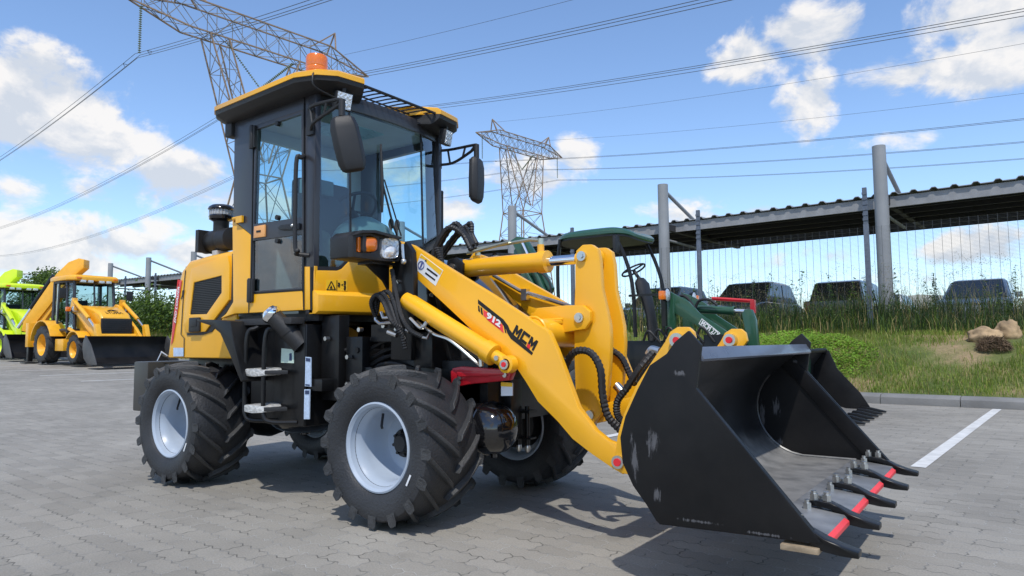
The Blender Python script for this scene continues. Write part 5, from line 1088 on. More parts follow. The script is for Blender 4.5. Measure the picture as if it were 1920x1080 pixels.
def backhoe(label, paint, loc, rz=0, letter=True):
    t = thing('backhoe_loader', label, 'backhoe loader', loc, 'backhoe loaders parked in the row', rz)
    for s in (1, -1):
        wheel_simple(t, (0, -.86*s, .62), .62, .44, paint, s); wheel_simple(t, (2.05, -.80*s, .46), .46, .34, paint, s)
    b = B().box(-.9, 2.7, -.35, .35, .45, .85).box(-.3, 1.0, -.6, .6, .55, 1.0).cyl((0, -.8, .62), (0, .8, .62), .12).cyl((2.05, -.75, .46), (2.05, .75, .46), .1); b.bevel(.01); part('chassis', b, BLK, t)
    b = B().box(.75, 1.35, -.95, -.55, .42, .80).bevel(.02); part('side_tank', b, paint, t)
    for s in (-1, 1):
        pr = [(.78*math.cos(a), .62+.76*math.sin(a)) for a in [R(x) for x in range(20, 171, 15)]]; po = [(x*1.05, .62+(z-.62)*1.05) for x, z in pr]
        b = B().py(pr+po[::-1], s*.62, s*1.10).bevel(.01); part('rear_wing', b, paint, t)
        pr = [(2.05+.55*math.cos(a), .46+.55*math.sin(a)) for a in [R(x) for x in range(40, 150, 15)]]; po = [(2.05+(x-2.05)*1.06, .46+(z-.46)*1.06) for x, z in pr]; b = B().py(pr+po[::-1], s*.62, s*.98).bevel(.008); part('front_wing', b, paint, t)
    # bonnet and grille
    b = B().loft([[Vector((x, y, z)) for y, z in ((-.48*k, .85), (-.50*k, zt-.06), (-.44*k, zt), (.44*k, zt), (.50*k, zt-.06), (.48*k, .85))] for x, zt, k in ((1.1, 1.88, 1), (1.7, 1.84, 1), (2.2, 1.74, .97), (2.58, 1.60, .93), (2.72, 1.45, .9))]).bevel(.02); bon = part('bonnet', b, paint, t)
    b = B().box(2.70, 2.78, -.46, .46, .86, 1.42).bevel(.01); 
    for i in range(8): b.box(2.775, 2.79, -.44, .44, .90+.063*i, .93+.063*i)
    part('grille', b, BLKM, bon)
    if letter:
        lettering('LTUMA', (2.62, -.26, 1.585), (0, .52, 0), (-.13, 0, .055), INK, bon, bold=.02)
        b = B()
        for q in ([(-.17, .0), (-.02, .13), (.02, .13), (-.12, .0)], [(-.02, .13), (.02, .13), (.17, .0), (.12, .0)], [(-.14, .0), (.14, .0), (.14, .022), (-.14, .022)], [(0, .04), (.06, .04), (.06, .065), (0, .065)]): b.loft([[Vector((2.44-.8*z+o*.5, y, 1.665+.32*z+o)) for y, z in q] for o in (.0, .012)])
        part('bonnet_emblem', b, INK, bon, smooth=0)
    # cab
    Z0, Z1 = 1.0, 2.68
    P = [(-.05, .74), (.40, .78), (.85, .74), (1.10, .62)]
    cab = B()
    for s in (-1, 1):
        for (x, y), r in zip(P, (.05, .035, .045, .05)): cab.tube([(x+(.22 if x > .8 else 0), s*y, Z0), (x, s*y*.96, Z1)], r, 6)
    for z in (Z0+.08, Z1-.02): 
        k = 1 if z < 2 else .96; q = [(-.05, -.74*k), (.40, -.78*k), (.85+(.22 if z < 2 else 0), -.74*k), (1.10+(.2 if z < 2 else 0), -.62*k)]; q += [(x, -y) for x, y in reversed(q)]; cab.tube([Vector((x, y, z)) for x, y in q+[q[0]]], .05, 6)
    cab.tube([(1.30, 0, Z0), (1.10, 0, Z1)], .03, 6); cab.box(-.5, .9, -.6, .6, .9, 1.02); cb = part('cab', cab, CHAR, t)
    g = B(); q0 = [(-.04, -.72), (.40, -.76), (1.06, -.72), (1.30, -.6)]; q0 += [(x, -y) for x, y in reversed(q0)]; q1 = [(-.04, -.70), (.40, -.74), (.84, -.70), (1.09, -.58)]; q1 += [(x, -y) for x, y in reversed(q1)]
    for i in range(8):
        a, c_ = q0[i], q0[(i+1) % 8]; d_, e_ = q1[i], q1[(i+1) % 8]; g.bm.faces.new([g.bm.verts.new(v) for v in ((*a, 1.1), (*c_, 1.1), (*e_, 2.64), (*d_, 2.64))])
    part('cab_glazing', g, GLSD, cb)
    b = B(); ro_ = [(-.20, -.80), (1.05, -.80), (1.32, -.66), (1.32, .66), (1.05, .80), (-.20, .80)]; b.loft([[Vector((.55+(x-.55)*k, y*k, z)) for x, y in ro_] for k, z in ((.93, 2.68), (1, 2.70), (1, 2.80), (.93, 2.86), (.5, 2.90))]).bevel(.01); rf_ = part('cab_roof', b, paint, cb)
    for y in (-.50, -.28, .06, .28, ): b = B().box(1.20, 1.345, y, y+.16, 2.62, 2.70).bevel(.01); part('roof_light', b, CLR, rf_)
    for y in (-.62, .50): b = B().box(1.22, 1.34, y, y+.14, 2.73, 2.79).bevel(.01); part('roof_indicator', b, ORG, rf_)
    b = B().box(.15, .65, -.25, .25, 1.2, 1.5).box(.05, .18, -.24, .24, 1.4, 2.1).bevel(.05); part('seat', b, SEATM, cb)
    for s in (-1, 1):
        b = B().tube(spline([(1.25, s*.66, 1.60), (1.45, s*.80, 1.68), (1.55, s*.82, 1.70)], 5), .02, 6); la_ = part('lamp_arm', b, BLK, cb)
        b = B().lathe([(.001, -.06), (.08, -.05), (.105, 0), (.10, .02)], (1.56, s*.74, 1.74), (1, 0, 0), 20); part('headlight_shell', b, BLK, cb); b = B().lathe([(.095, .02), (.06, .035), (.001, .04)], (1.56, s*.74, 1.74), (1, 0, 0), 20); part('headlight', b, CLR, cb)
        b = B().box(1.50, 1.60, s*.93-.065, s*.93+.065, 1.66, 1.80).bevel(.02); part('indicator', b, ORG, cb)
        b = B().tube(spline([(1.10, s*.7, 2.5), (1.3, s*.95, 2.48), (1.36, s*1.02, 2.42)], 5), .014, 6).box(1.33, 1.38, s*1.03-.10, s*1.03+.10, 2.08, 2.40).bevel(.01); part('rear_view_mirror', b, BLKM, cb)
    # loader arms, cylinders and the wide shovel
    for s in (-1, 1):
        b = B().py([(1.20, 1.84), (1.38, 1.94), (1.62, 1.86), (2.75, 1.12), (3.22, .74), (3.34, .44), (3.26, .34), (3.0, .50), (2.5, .92), (1.5, 1.56), (1.22, 1.62)], s*.66, s*.56).bevel(.01); ar = part('loader_arm', b, paint, t)
        b = B().cyl((1.5, s*.74, 2.0), (2.55, s*.74, 1.42), .06, None, 14).py([(1.3, 1.7), (1.42, 2.1), (1.6, 2.08), (1.62, 1.7)], s*.78, s*.68); lc_ = part('tilt_cylinder', b, paint, t); part('piston_rod', B().cyl((2.5, s*.74, 1.44), (3.05, s*.74, 1.08), .035, None, 12), CHR, lc_)
        b = B().cyl((1.25, s*.75, 1.12), (2.2, s*.75, .82), .055, None, 14); part('lift_cylinder', b, paint, t)
        b = B().py([(3.0, 1.22), (3.14, 1.24), (3.24, .98), (3.36, .68), (3.32, .56), (3.2, .60), (3.06, .9)], s*.80, s*.66).bevel(.008); part('shovel_link', b, paint, t)
    part('arm_cross_tube', B().cyl((2.75, -.6, .86), (2.75, .6, .86), .09).box(2.70, 2.84, -.6, .6, .70, .78), paint, t)
    BWb = 1.20; pf = [(3.50, .86), (3.42, .70), (3.40, .5), (3.50, .22), (3.75, .06), (4.25, .04)]; po = [(x-.03, z-.03) for x, z in pf]
    b = B().loft([[Vector((p[0], y, p[1])) for p in pf+po[::-1]] for y in (-BWb, BWb)]); 
    bk = part('shovel', b, BUCK, t)
    for s in (-1, 1): b = B().py([(3.52, .88), (3.40, .71), (3.37, .48), (3.48, .2), (3.74, .03), (4.28, .02), (4.22, .12), (3.85, .62)], s*BWb, s*(BWb+.035)).bevel(.006); part('shovel_side', b, mat('shovel_side_grey', (.05, .05, .052), .5, dust=.2), bk)
    b = B().box(4.15, 4.32, -BWb-.03, BWb+.03, .012, .04); part('cutting_edge', b, BLK, bk)
    # rear boom, folded up behind the cab, and stabilisers
    SW = Matrix.Translation((-1.45, -.80, 0)) @ Matrix.Rotation(R(36), 4, 'Z') @ Matrix.Translation((1.45, 0, 0))
    def sw(bb): bmesh.ops.transform(bb.bm, matrix=SW, verts=bb.bm.verts); return bb
    b = B().py([(-1.30, .98), (-1.72, 1.10), (-1.66, 1.40), (-1.15, 2.20), (-.62, 3.02), (-.22, 3.42), (.12, 3.55), (.30, 3.50), (.30, 3.22), (.02, 2.98), (-.40, 2.55), (-.80, 1.95), (-1.18, 1.45)], -.17, .17).bevel(.02); bo = part('rear_boom', sw(b), paint, t)
    part('boom_cylinder', sw(B().cyl((-1.52, 0, 1.85), (-.78, 0, 2.98), .085)), BLK, bo); part('piston_rod', sw(B().cyl((-1.95, 0, 1.2), (-1.5, 0, 1.9), .05)), CHR, bo)
    b = B().py([(.18, 3.50), (.30, 3.40), (-.95, 1.5), (-1.2, .9), (-1.34, .95), (-1.12, 1.6)], -.10, .10).bevel(.015); part('dipper_arm', sw(b), paint, bo)
    b = B().box(-1.25, -.85, -.9, .9, .55, 1.05).bevel(.02); part('rear_frame_plate', b, paint, t)
    for s in (-1, 1):
        b = B().box(-1.2, -.98, s*.98-.11, s*.98+.11, .55, 1.35).bevel(.015); lg = part('stabiliser', b, paint, t); b = B().box(-1.16, -1.02, s*.98-.07, s*.98+.07, .06, .6).box(-1.3, -.88, s*.98-.2, s*.98+.2, .015, .05).bevel(.005); part('stabiliser_foot', b, BLK, lg)
    return t
yb = Vector((-23.0, 7.3)); backhoe('amber yellow backhoe loader with its black shovel on the ground, in the row at left', YELB, (yb.x, yb.y, gz(yb.x-1)+.005))
backhoe('lime green backhoe loader, last in the row at far left', LIME, (yb.x-7.0, yb.y+.45, gz(yb.x-8)+.005), R(-2), letter=False)

# ---- small dark green loader with a canopy, behind the yellow one
gl = thing('canopy_loader', 'dark green compact loader with open canopy and black bucket, behind the raised bucket', 'compact loader', (-1.6, 6.0, 0), orig=(-1.6, 6.0, 0))
yn = 5.66
DKS = mat('dark_seat', (.012, .013, .015), .5)
for s in (1, -1):
    for x in (-.80, -2.40): wheel_simple(gl, (x, 6.0-.52*s, .36), .36, .27, mat('grey_rim', (.3, .3, .3), .5), s)
b = B().box(-2.7, -.2, 5.72, 6.28, .35, .95).box(-2.9, -2.2, 5.55, 6.45, .55, 1.15).box(-1.5, -.55, 5.5, 6.5, .55, .80).box(-.65, -.35, 5.6, 6.4, .4, 1.02).bevel(.01); part('chassis', b, BLK, gl)
cpy = ty(5.55, (1052, 442), (1058, 434), (1100, 425), (1160, 425), (1218, 440), (1222, 446))
b = B(); rings = []
xa, xb = -2.88, -1.62
for k, z in ((.97, 2.45), (1, 2.465), (1, 2.50), (.93, 2.545), (.70, 2.58), (.35, 2.595)):
    rings.append([Vector(((xa+xb)/2+(xb-xa)/2*k*abs(math.cos(a))**.55*math.copysign(1, math.cos(a)), 6.0+.60*k*abs(math.sin(a))**.55*math.copysign(1, math.sin(a)), z-.05*abs(math.cos(a))**6*1)) for a in [2*math.pi*j/44 for j in range(44)]])
b.loft(rings); can = part('canopy', b, GRN, gl)
b = B().loft([[Vector((p.x, p.y, p.z-.022)) for p in rings[0]], [Vector((p.x, p.y, p.z+.004)) for p in rings[0]]]); part('canopy_lining', b, BLKM, can)
for s in (-1, 1):
    y = 6+s*.52
    part('canopy_post', B().tube(spline([(-1.86, y, 2.46), (-1.70, y, 2.12), (-1.59, y, 1.7), (-1.56, y, 1.0)], 6), .028, 8), BLK, gl)
    part('canopy_post', B().tube(spline([(-2.75, y, 2.46), (-2.80, y, 2.0), (-2.78, y, 1.1)], 6), .028, 8), BLK, gl)
b = B().tube([(-1.86, 5.48, 2.44), (-1.74, 5.36, 2.40)], .012, 6).box(-1.78, -1.74, 5.28, 5.42, 2.16, 2.40).bevel(.01); part('rear_view_mirror', b, BLKM, gl)
b = B().box(-2.55, -2.05, 5.76, 6.24, 1.25, 1.36).box(-2.62, -2.48, 5.78, 6.22, 1.30, 1.80).bevel(.04, 3); b.cyl((-2.3, 6, .9), (-2.3, 6, 1.3), .12); part('seat', b, DKS, gl)
b = B().box(-3.0, -2.65, 5.6, 6.4, 1.1, 1.32).bevel(.04); part('rear_hood', b, mat('dark_hood', (.02, .022, .028), .3), gl)
b = B().loft([[Vector((x+dx, 6+hw*math.sin(a), z)) for a in [2*math.pi*k/16 for k in range(16)] for dx in (.5*hw*math.cos(a),)] for x, z, hw in ((-1.52, .9, .14), (-1.56, 1.3, .12), (-1.62, 1.56, .14), (-1.66, 1.62, .17), (-1.69, 1.78, .17), (-1.71, 1.86, .08))]); part('steering_column', b, BLKM, gl)
c = Vector((-1.82, 6, 1.98)); ax = Vector((-.45, 0, .9)).normalized(); u = Vector((0, 1, 0)); v = ax.cross(u)
b = B().loft([[c+(u*math.cos(a)+v*math.sin(a))*(.18+.014*math.cos(q))+ax*.014*math.sin(q) for q in [2*math.pi*k/8 for k in range(8)]] for a in [2*math.pi*k/28 for k in range(28)]], close=True, cap=False).cyl(c, (-1.70, 6, 1.80), .025)
for a in (.5, 2.6, 4.7): b.tube([c, c+(u*math.cos(a)+v*math.sin(a))*.18], .012, 6)
part('steering_wheel', b, BLKM, gl)
b = B()
for y in (6.25, 6.32): b.tube([(-1.5, y, 1.1), (-1.42, y, 1.5)], .012, 6).ball((-1.42, y, 1.52), .025)
part('control_levers', b, BLKM, gl)
armg = [(1247, 545), (1258, 548), (1290, 565), (1313, 589), (1360, 620), (1395, 648), (1425, 690), (1415, 705), (1380, 680), (1342, 637), (1300, 606), (1266, 588), (1247, 585)]
b = B().py(ty(yn, *armg), yn, yn+.05).bevel(.006); ga = part('boom_arm', b, GRN, gl)
b = B().py(ty(yn, *armg), 12-yn-.05, 12-yn).bevel(.006); part('boom_arm', b, GRN, gl)
for y in (yn-.01, 12-yn-.06): b = B().py(ty(yn, (1244, 560), (1264, 552), (1266, 625), (1248, 622)), y, y+.07).bevel(.006); part('boom_tower', b, GRN, gl)
side_text('MCM 27X', (1313, 609), (1346, 634), (1318, 600), yn-.003, WINK, ga, bold=.03)
b = B(); qo = [(1311, 600), (1315, 597.5), (1349, 623), (1344, 636)]
b.py(ty(yn, (1310, 607), (1316, 597), (1350, 624), (1344, 636)), yn-.002, yn, [ty(yn, (1311.5, 607), (1316.3, 598.6), (1348.4, 624.2), (1343.6, 634.2))]); part('label_frame', b, WINK, ga, smooth=0)
p0, p1 = hit(1313, 580, 1, 6.0), hit(1378, 583, 1, 6.0); d = (p1-p0).normalized(); b = B().cyl(p0-d*.1, p1, .055, None, 20).cyl(p1-d*.03, p1, .065, None, 20); tcg = part('tilt_cylinder', b, GRN, gl); part('piston_rod', B().cyl(p1, p1+d*.18, .03), CHR, tcg)
b = B().py(ty(5.95, (1391, 588), (1396, 580), (1408, 580), (1416, 600), (1420, 640), (1424, 690), (1412, 690), (1400, 640)), 5.95, 6.05).bevel(.006); part('bell_crank', b, GRN, gl)
b = B(); h0, h1 = hit(1335, 560, 1, 6.3), hit(1413, 565, 1, 6.3); b.tube([h0, h1], .028, 6).box(h1.x-.04, h1.x+.02, 6.27, 6.33, h1.z-.16, h1.z+.02); part('safety_strut', b, RED, gl)
for s in (-1, 1):
    hc = hit(1250, 553, 1, 5.52); y = 5.52 if s < 0 else 6.48
    b = B().lathe([(.001, -.10), (.06, -.09), (.09, -.02), (.095, .02)], (hc.x, y, hc.z), (1, 0, 0), 24); hh_ = part('headlight_shell', b, BLK, gl); part('headlight', B().lathe([(.088, .015), (.05, .03), (.001, .034)], (hc.x, y, hc.z), (1, 0, 0), 24), CLR, hh_)
    yo = y-.12 if s < 0 else y+.12; part('indicator', B().box(hc.x-.05, hc.x+.03, yo-.045, yo+.045, hc.z-.07, hc.z+.05).bevel(.02), ORG, hh_); part('lamp_bracket', B().box(hc.x-.07, hc.x-.01, y-.03, y+.03, hc.z-.42, hc.z-.05).box(hc.x-.5, hc.x-.05, yo-.01, yo+.01, hc.z-.01, hc.z+.02), BLK, hh_)
b = B(); hose(b, [hit(1270, 580, 1, 5.8), hit(1275, 556, 1, 5.8), hit(1290, 560, 1, 5.8), hit(1308, 588, 1, 5.8)], .018, 8); hose(b, [hit(1300, 590, 1, 5.9), hit(1310, 565, 1, 5.9), hit(1330, 562, 1, 5.9), hit(1345, 572, 1, 5.9)], .018, 8)
for i in range(6): hose(b, [(-1.5+.15*i, 5.6, .95), (-1.4+.15*i, 5.55, 1.08+.02*(i % 3)), (-1.25+.15*i, 5.6, .92)], .016, 6)
pieces('hose', b, BLKM, gl)
bs_ = ty(6.84, (1545, 672), (1597, 656), (1600, 664), (1594, 690), (1612, 718), (1617, 752), (1560, 757)); 
pf = [(.55, .78), (.42, .60), (.40, .35), (.52, .12), (.80, .04), (1.08, .035)]
b = B().loft([[Vector((x, y, z)) for x, z in pf+[(x-.025, z-.015) for x, z in pf[::-1]]] for y in (5.22, 6.82)]); bg_ = part('bucket', b, BUCKIN, gl)
for y in (5.20, 6.82): b = B().py([(.62, .80), (.54, .81), (.40, .62), (.37, .34), (.50, .09), (.80, .015), (1.12, .015), (.98, .25), (.72, .55)], y, y+.022).bevel(.004); part('bucket_side', b, BUCK, bg_)
part('top_lip', B().cyl((.57, 5.2, .80), (.57, 6.84, .80), .03), BUCK, bg_)
for i in range(6): y = 5.25+.306*i; part('tooth', B().py([(.98, .04), (1.0, .075), (1.1, .07), (1.28, .03), (1.28, .012), (1.05, .012)], y-.03, y+.03).bevel(.004), BLK, bg_)
b = B().py([(.50, .70), (.48, .30), (.30, .22), (.22, .30), (.30, .62)], 5.66, 6.34).bevel(.01); part('hitch_frame', b, GRN, gl)
# folded digging arm at the back of the green machine
b = B().py(ty(6.0, (1010, 552), (1030, 556), (1036, 540), (1000, 470), (985, 446), (974, 444), (962, 452), (972, 470)), 5.93, 6.07).bevel(.008); ra = part('digging_arm', b, GRN, gl)
q0, q1, q2 = hit(1012, 470, 1, 5.95), hit(1022, 520, 1, 5.95), hit(1030, 560, 1, 5.95)
part('arm_cylinder', B().cyl(hit(1000, 500, 1, 5.88), hit(1025, 556, 1, 5.88), .04).cyl(hit(985, 505, 1, 5.90), hit(1012, 560, 1, 5.90), .035), GRN, ra); part('piston_rod', B().cyl(hit(978, 452, 1, 5.88), hit(1000, 500, 1, 5.88), .022), CHR, ra)
b = B(); hose(b, [hit(992, 505, 1, 5.85), hit(1015, 512, 1, 5.85), hit(1030, 530, 1, 5.85), hit(1034, 556, 1, 5.85)], .014, 8); pieces('hose', b, BLKM, ra)
part('dipper_arm', B().py(ty(6.0, (985, 446), (1000, 520), (990, 560), (965, 556), (966, 470)), 5.96, 6.04).bevel(.006), GRN, ra)
b = B().box(-3.2, -2.8, 5.6, 6.4, .4, .9).bevel(.01); b.py([(-2.9, .5), (-2.75, .5), (-2.75, 1.25), (-2.9, 1.25)], 5.9, 6.1); part('digging_frame', b, GRN, gl)

# ---- cars under the carport
def car(label, paint, px, d, kind, face, lights):
    p = W((px-960)/FPX*d, d, 0); u, v = unlot(p); p.z = bankz(max(u, -60), v)+.0
    t = thing('parked_pickup' if kind == 'pickup' else 'parked_car', label, 'pickup' if kind == 'pickup' else 'car', p, 'cars parked under the carport', LA+R(90)*face)
    Wd = .90; L = 2.25
    if kind == 'suv': low = [(-2.2, .35), (-2.25, .75), (-2.18, 1.0), (.95, 1.02), (1.5, .98), (2.1, .86), (2.25, .6), (2.2, .35)]; top = ((-2.12, 1.0, .84), (-1.75, 1.66, .70), (.15, 1.70, .70), (1.05, 1.0, .84))
    elif kind == 'hatch': low = [(-1.95, .33), (-2.0, .7), (-1.95, .92), (1.0, .94), (1.5, .90), (1.95, .75), (2.0, .5), (1.95, .33)]; top = ((-1.9, .92, .82), (-1.5, 1.48, .66), (.1, 1.52, .66), (1.1, .92, .82))
    else: low = [(-2.5, .5), (-2.52, 1.08), (1.2, 1.08), (1.8, 1.05), (2.4, .95), (2.5, .6), (2.45, .45)]; top = ((-2.3, 1.08, .80), (-2.05, 1.68, .68), (.2, 1.72, .68), (1.1, 1.08, .82))
    b = B().py(low, -Wd, Wd).bevel(.06, 3); body = part('body', b, paint, t)
    (xa_, za, wa), (xb_, zb_, wb), (xc_, zc_, wc), (xd_, zd_, wd_) = top
    ring0 = [(xa_, -wa), (xd_, -wd_), (xd_, wd_), (xa_, wa)]; ring1 = [(xb_, -wb), (xc_, -wc), (xc_, wc), (xb_, wb)]; ring2 = [(xb_+.45, -wb*.86), (xc_-.35, -wc*.86), (xc_-.35, wc*.86), (xb_+.45, wb*.86)]
    b = B().loft([[Vector((x, y, za)) for x, y in ring0], [Vector((x, y, zb_)) for x, y in ring1], [Vector((x, y, zb_+.07)) for x, y in ring2]]).bevel(.06, 3); part('cabin', b, paint, t)
    def pane(nm, q):
        cs = [Vector(x) for x in q]; n_ = (cs[1]-cs[0]).cross(cs[2]-cs[0]).normalized(); cc = sum(cs, Vector())/4
        if n_.dot(cc-Vector(((xa_+xd_)/2, 0, za))) < 0: n_ = -n_
        cs = [cc+(x-cc)*.88 for x in cs]; b = B().loft([[x+n_*.012 for x in cs], [x-n_*.01 for x in cs]]); part(nm, b, mat('dark_window', (.015, .02, .022), .08, coat=.6, var=.1), t)
    pane('windscreen', [(xd_, -wd_, zd_), (xd_, wd_, zd_), (xc_, wc, zc_), (xc_, -wc, zc_)]); pane('rear_window', [(xa_, wa, za), (xa_, -wa, za), (xb_, -wb, zb_), (xb_, wb, zb_)])
    for s in (-1, 1):
        xm = (xb_+xc_)/2
        for f0, f1 in ((0, .5), (.5, 1)):
            lo = lambda f: (xa_+.1+(xd_-xa_-.25)*f, s*(wa+wd_)/2, za+.02); hi = lambda f: (xb_+(xc_-xb_)*f, s*wb, zb_); pane('side_window', [lo(f0), lo(f1), hi(f1), hi(f0)])
        for x in (-1.35, 1.35):
            tt = part('tyre', B().lathe([(.2, -.10), (.32, -.10), (.34, -.06), (.34, .06), (.32, .10), (.2, .10)], (x, s*.80, .34), (0, 1, 0), 24, True), RUB, t); part('rim', B().lathe([(.001, .05), (.2, .06), (.21, .10)], (x, s*.80, .34), (0, s, 0), 20), STL, tt)
        zl = low[2][1]-.16; part('tail_light', B().box(low[1][0]-.02, low[1][0]+.16, s*.80-.09, s*.80+.09, zl-.16, zl+.12).bevel(.02), mat('tail_red', (.35, .01, .01), .2, coat=.6), t); part('headlight', B().box(low[-3][0]-.35, low[-3][0]+.0, s*.72-.14, s*.72+.14, .68, .80).bevel(.02), CLR, t)
        part('door_mirror', B().box(xd_-.30, xd_-.18, s*.98-.09, s*.98+.09, za+.02, za+.16).bevel(.03), paint, t)
    return t
C1 = mat('car_charcoal', (.035, .038, .042), .25, coat=.8); C2 = mat('car_black', (.012, .012, .014), .2, coat=.8); C3 = mat('car_silver', (.6, .62, .63), .3, metal=.3, coat=.8); C4 = mat('car_white', (.7, .7, .7), .3, coat=.8); C5 = mat('car_slate', (.06, .08, .10), .25, coat=.8)
car('charcoal estate car behind the fence, left of the black pickup', C1, 1408, 22.5, 'suv', -1, 0)
car('black pickup with canopy parked tail to the fence, beside a round column', C2, 1602, 24.0, 'pickup', 1, 0)
car('silver hatchback with wide windscreen behind the fence at far right', C3, 1838, 20.2, 'hatch', -1, 0)
car('slate blue car glimpsed behind the green canopy loader', C5, 1245, 24.5, 'suv', -1, 0)
car('white car half hidden between the carport column and the pickup', C4, 1655, 26.5, 'hatch', -1, 0)

# ------------------------------------------------------------------ trees and shrubs
def tree(name, label, cat, px, d, h, r, n, mats, leaf, trunk=True, zbase=None, cz=.62, seed=1, grp=None, squash=.9):
    rg = np.random.default_rng(seed); p = W((px-960)/FPX*d, d, 0); u, v = unlot(p); p.z = (bankz(max(-60, min(24, u)), v) if 8.5 < v < 190 else 1.2+gz(p.x)) if zbase is None else zbase
    t = thing(name, label, cat, p, grp)
    b = B(); pts = [(0, 0, 0), (.05*h*rg.normal(), .05*h*rg.normal()*.5, h*.3), (.06*h*rg.normal()*.6, 0, h*.75)]; b.tube(spline(pts, 6), [h*.022*(1-.06*i) for i in range(13)], 8); limbs = []
    for i in range(9):
        a = rg.uniform(0, 6.28); z0 = h*rg.uniform(.22, .6); e = Vector((math.cos(a)*r*.75, math.sin(a)*r*.75, z0+h*rg.uniform(.12, .35))); b.tube([(0, 0, z0), e*.5+Vector((0, 0, z0*.5)), e], [h*.010, h*.007, h*.003], 5); limbs.append(e)
    part('trunk', b, mat('bark', (.10, .08, .06), .9, var=.3, vs=10, bump=.5), t)
    cl = limbs+[Vector((rg.normal()*r*.45, rg.normal()*r*.45, h*rg.uniform(.45, .95))) for _ in range(16)]
    V, F, MI = [], [], []
    for i in range(n):
        c = cl[rg.integers(len(cl))]; k = rg.normal(0, 1, 3); q = c+Vector((k[0]*r*.22, k[1]*r*.22, k[2]*r*.18*squash)); q.z = max(q.z, .05*h)
        nn_ = Vector(rg.normal(0, 1, 3)).normalized(); x = nn_.orthogonal().normalized(); y = nn_.cross(x); s = leaf*rg.uniform(.6, 1.3); kk = len(V); V += [q-x*s, q-y*s*.55, q+x*s, q+y*s*.55]; F.append((kk, kk+1, kk+2, kk+3)); MI.append(rg.choice(len(mats)))
    bulk('crown', V, F, MI, mats, None, t); return t
tree('tree', 'broad leafy green tree beyond the fence at far left', 'tree', 76, 60, 5.0, 2.3, 6000, [G7, G4, G1], .12, seed=4)
for i, (px, d, h, r, lb) in enumerate(((268, 35, 1.45, 1.8, 'dark bushy shrub by the carport columns, nearest the amber backhoe'), (318, 33, 1.5, 1.8, 'dark bushy shrub behind the yellow hood of the wheel loader'), (222, 38, 1.4, 1.8, 'dark bushy shrub showing right of the amber backhoe cab'))):
    tree('shrub', lb, 'shrub', px, d, h, r, 4200, [G7, G4, G1], .075, seed=10+i, grp='shrubs beyond the fence', squash=1.1)
tree('shrub', 'dark shrub showing between the two backhoe loaders', 'shrub', 110, 48, 1.7, 2.2, 3500, [G7, G4, G1], .11, seed=21, grp='shrubs beyond the fence')
tree('shrub', 'dark shrub behind the lime green backhoe cab', 'shrub', 20, 52, 1.9, 2.4, 4000, [G6, G7], .12, seed=22, grp='shrubs beyond the fence')
# far land behind it all: low wooded rise
V, F, MI = [], [], []
for i in range(26000):
    X = rng.uniform(-330, 330); d = 260+rng.uniform(-20, 20); top = 4.5+3.5*mnoise.noise(Vector((X*.02, 3, 0)))+1.5*mnoise.noise(Vector((X*.11, 9, 0))); z = rng.uniform(.0, max(1.5, top)); p = W(X, d, z+.6)
    nn_ = Vector(rng.normal(0, 1, 3)).normalized(); x = nn_.orthogonal().normalized(); y = nn_.cross(x); s = rng.uniform(.5, 1.2); k = len(V); V += [p-x*s, p-y*s, p+x*s, p+y*s]; F.append((k, k+1, k+2, k+3)); MI.append(rng.choice(2))
bulk('distant_woodland', V, F, MI, [mat('far_wood_dark', (.05, .07, .045), .9), mat('far_wood_light', (.075, .095, .06), .9)])
wh = W((1740-960)/FPX*90, 90, 1.5); wt = thing('warehouse', 'low pale warehouse far behind the parked cars', 'warehouse', wh, rz=LA)
part('wall', B().box(-16, 16, -6, 6, 0, 3.2), mat('warehouse_wall', (.45, .43, .38), .8), wt); b = B().py([(-16.4, 3.2), (16.4, 3.2), (16.4, 3.45), (0, 4.9), (-16.4, 3.45)], -6.3, 6.3); part('roof', b, mat('warehouse_roof', (.55, .54, .50), .6), wt)
b = B()
for i in range(6): b.box(-14+5*i, -12+5*i, -6.06, -5.98, .2, 2.4)
part('doors', b, mat('door_grey', (.2, .22, .24), .6), wt)

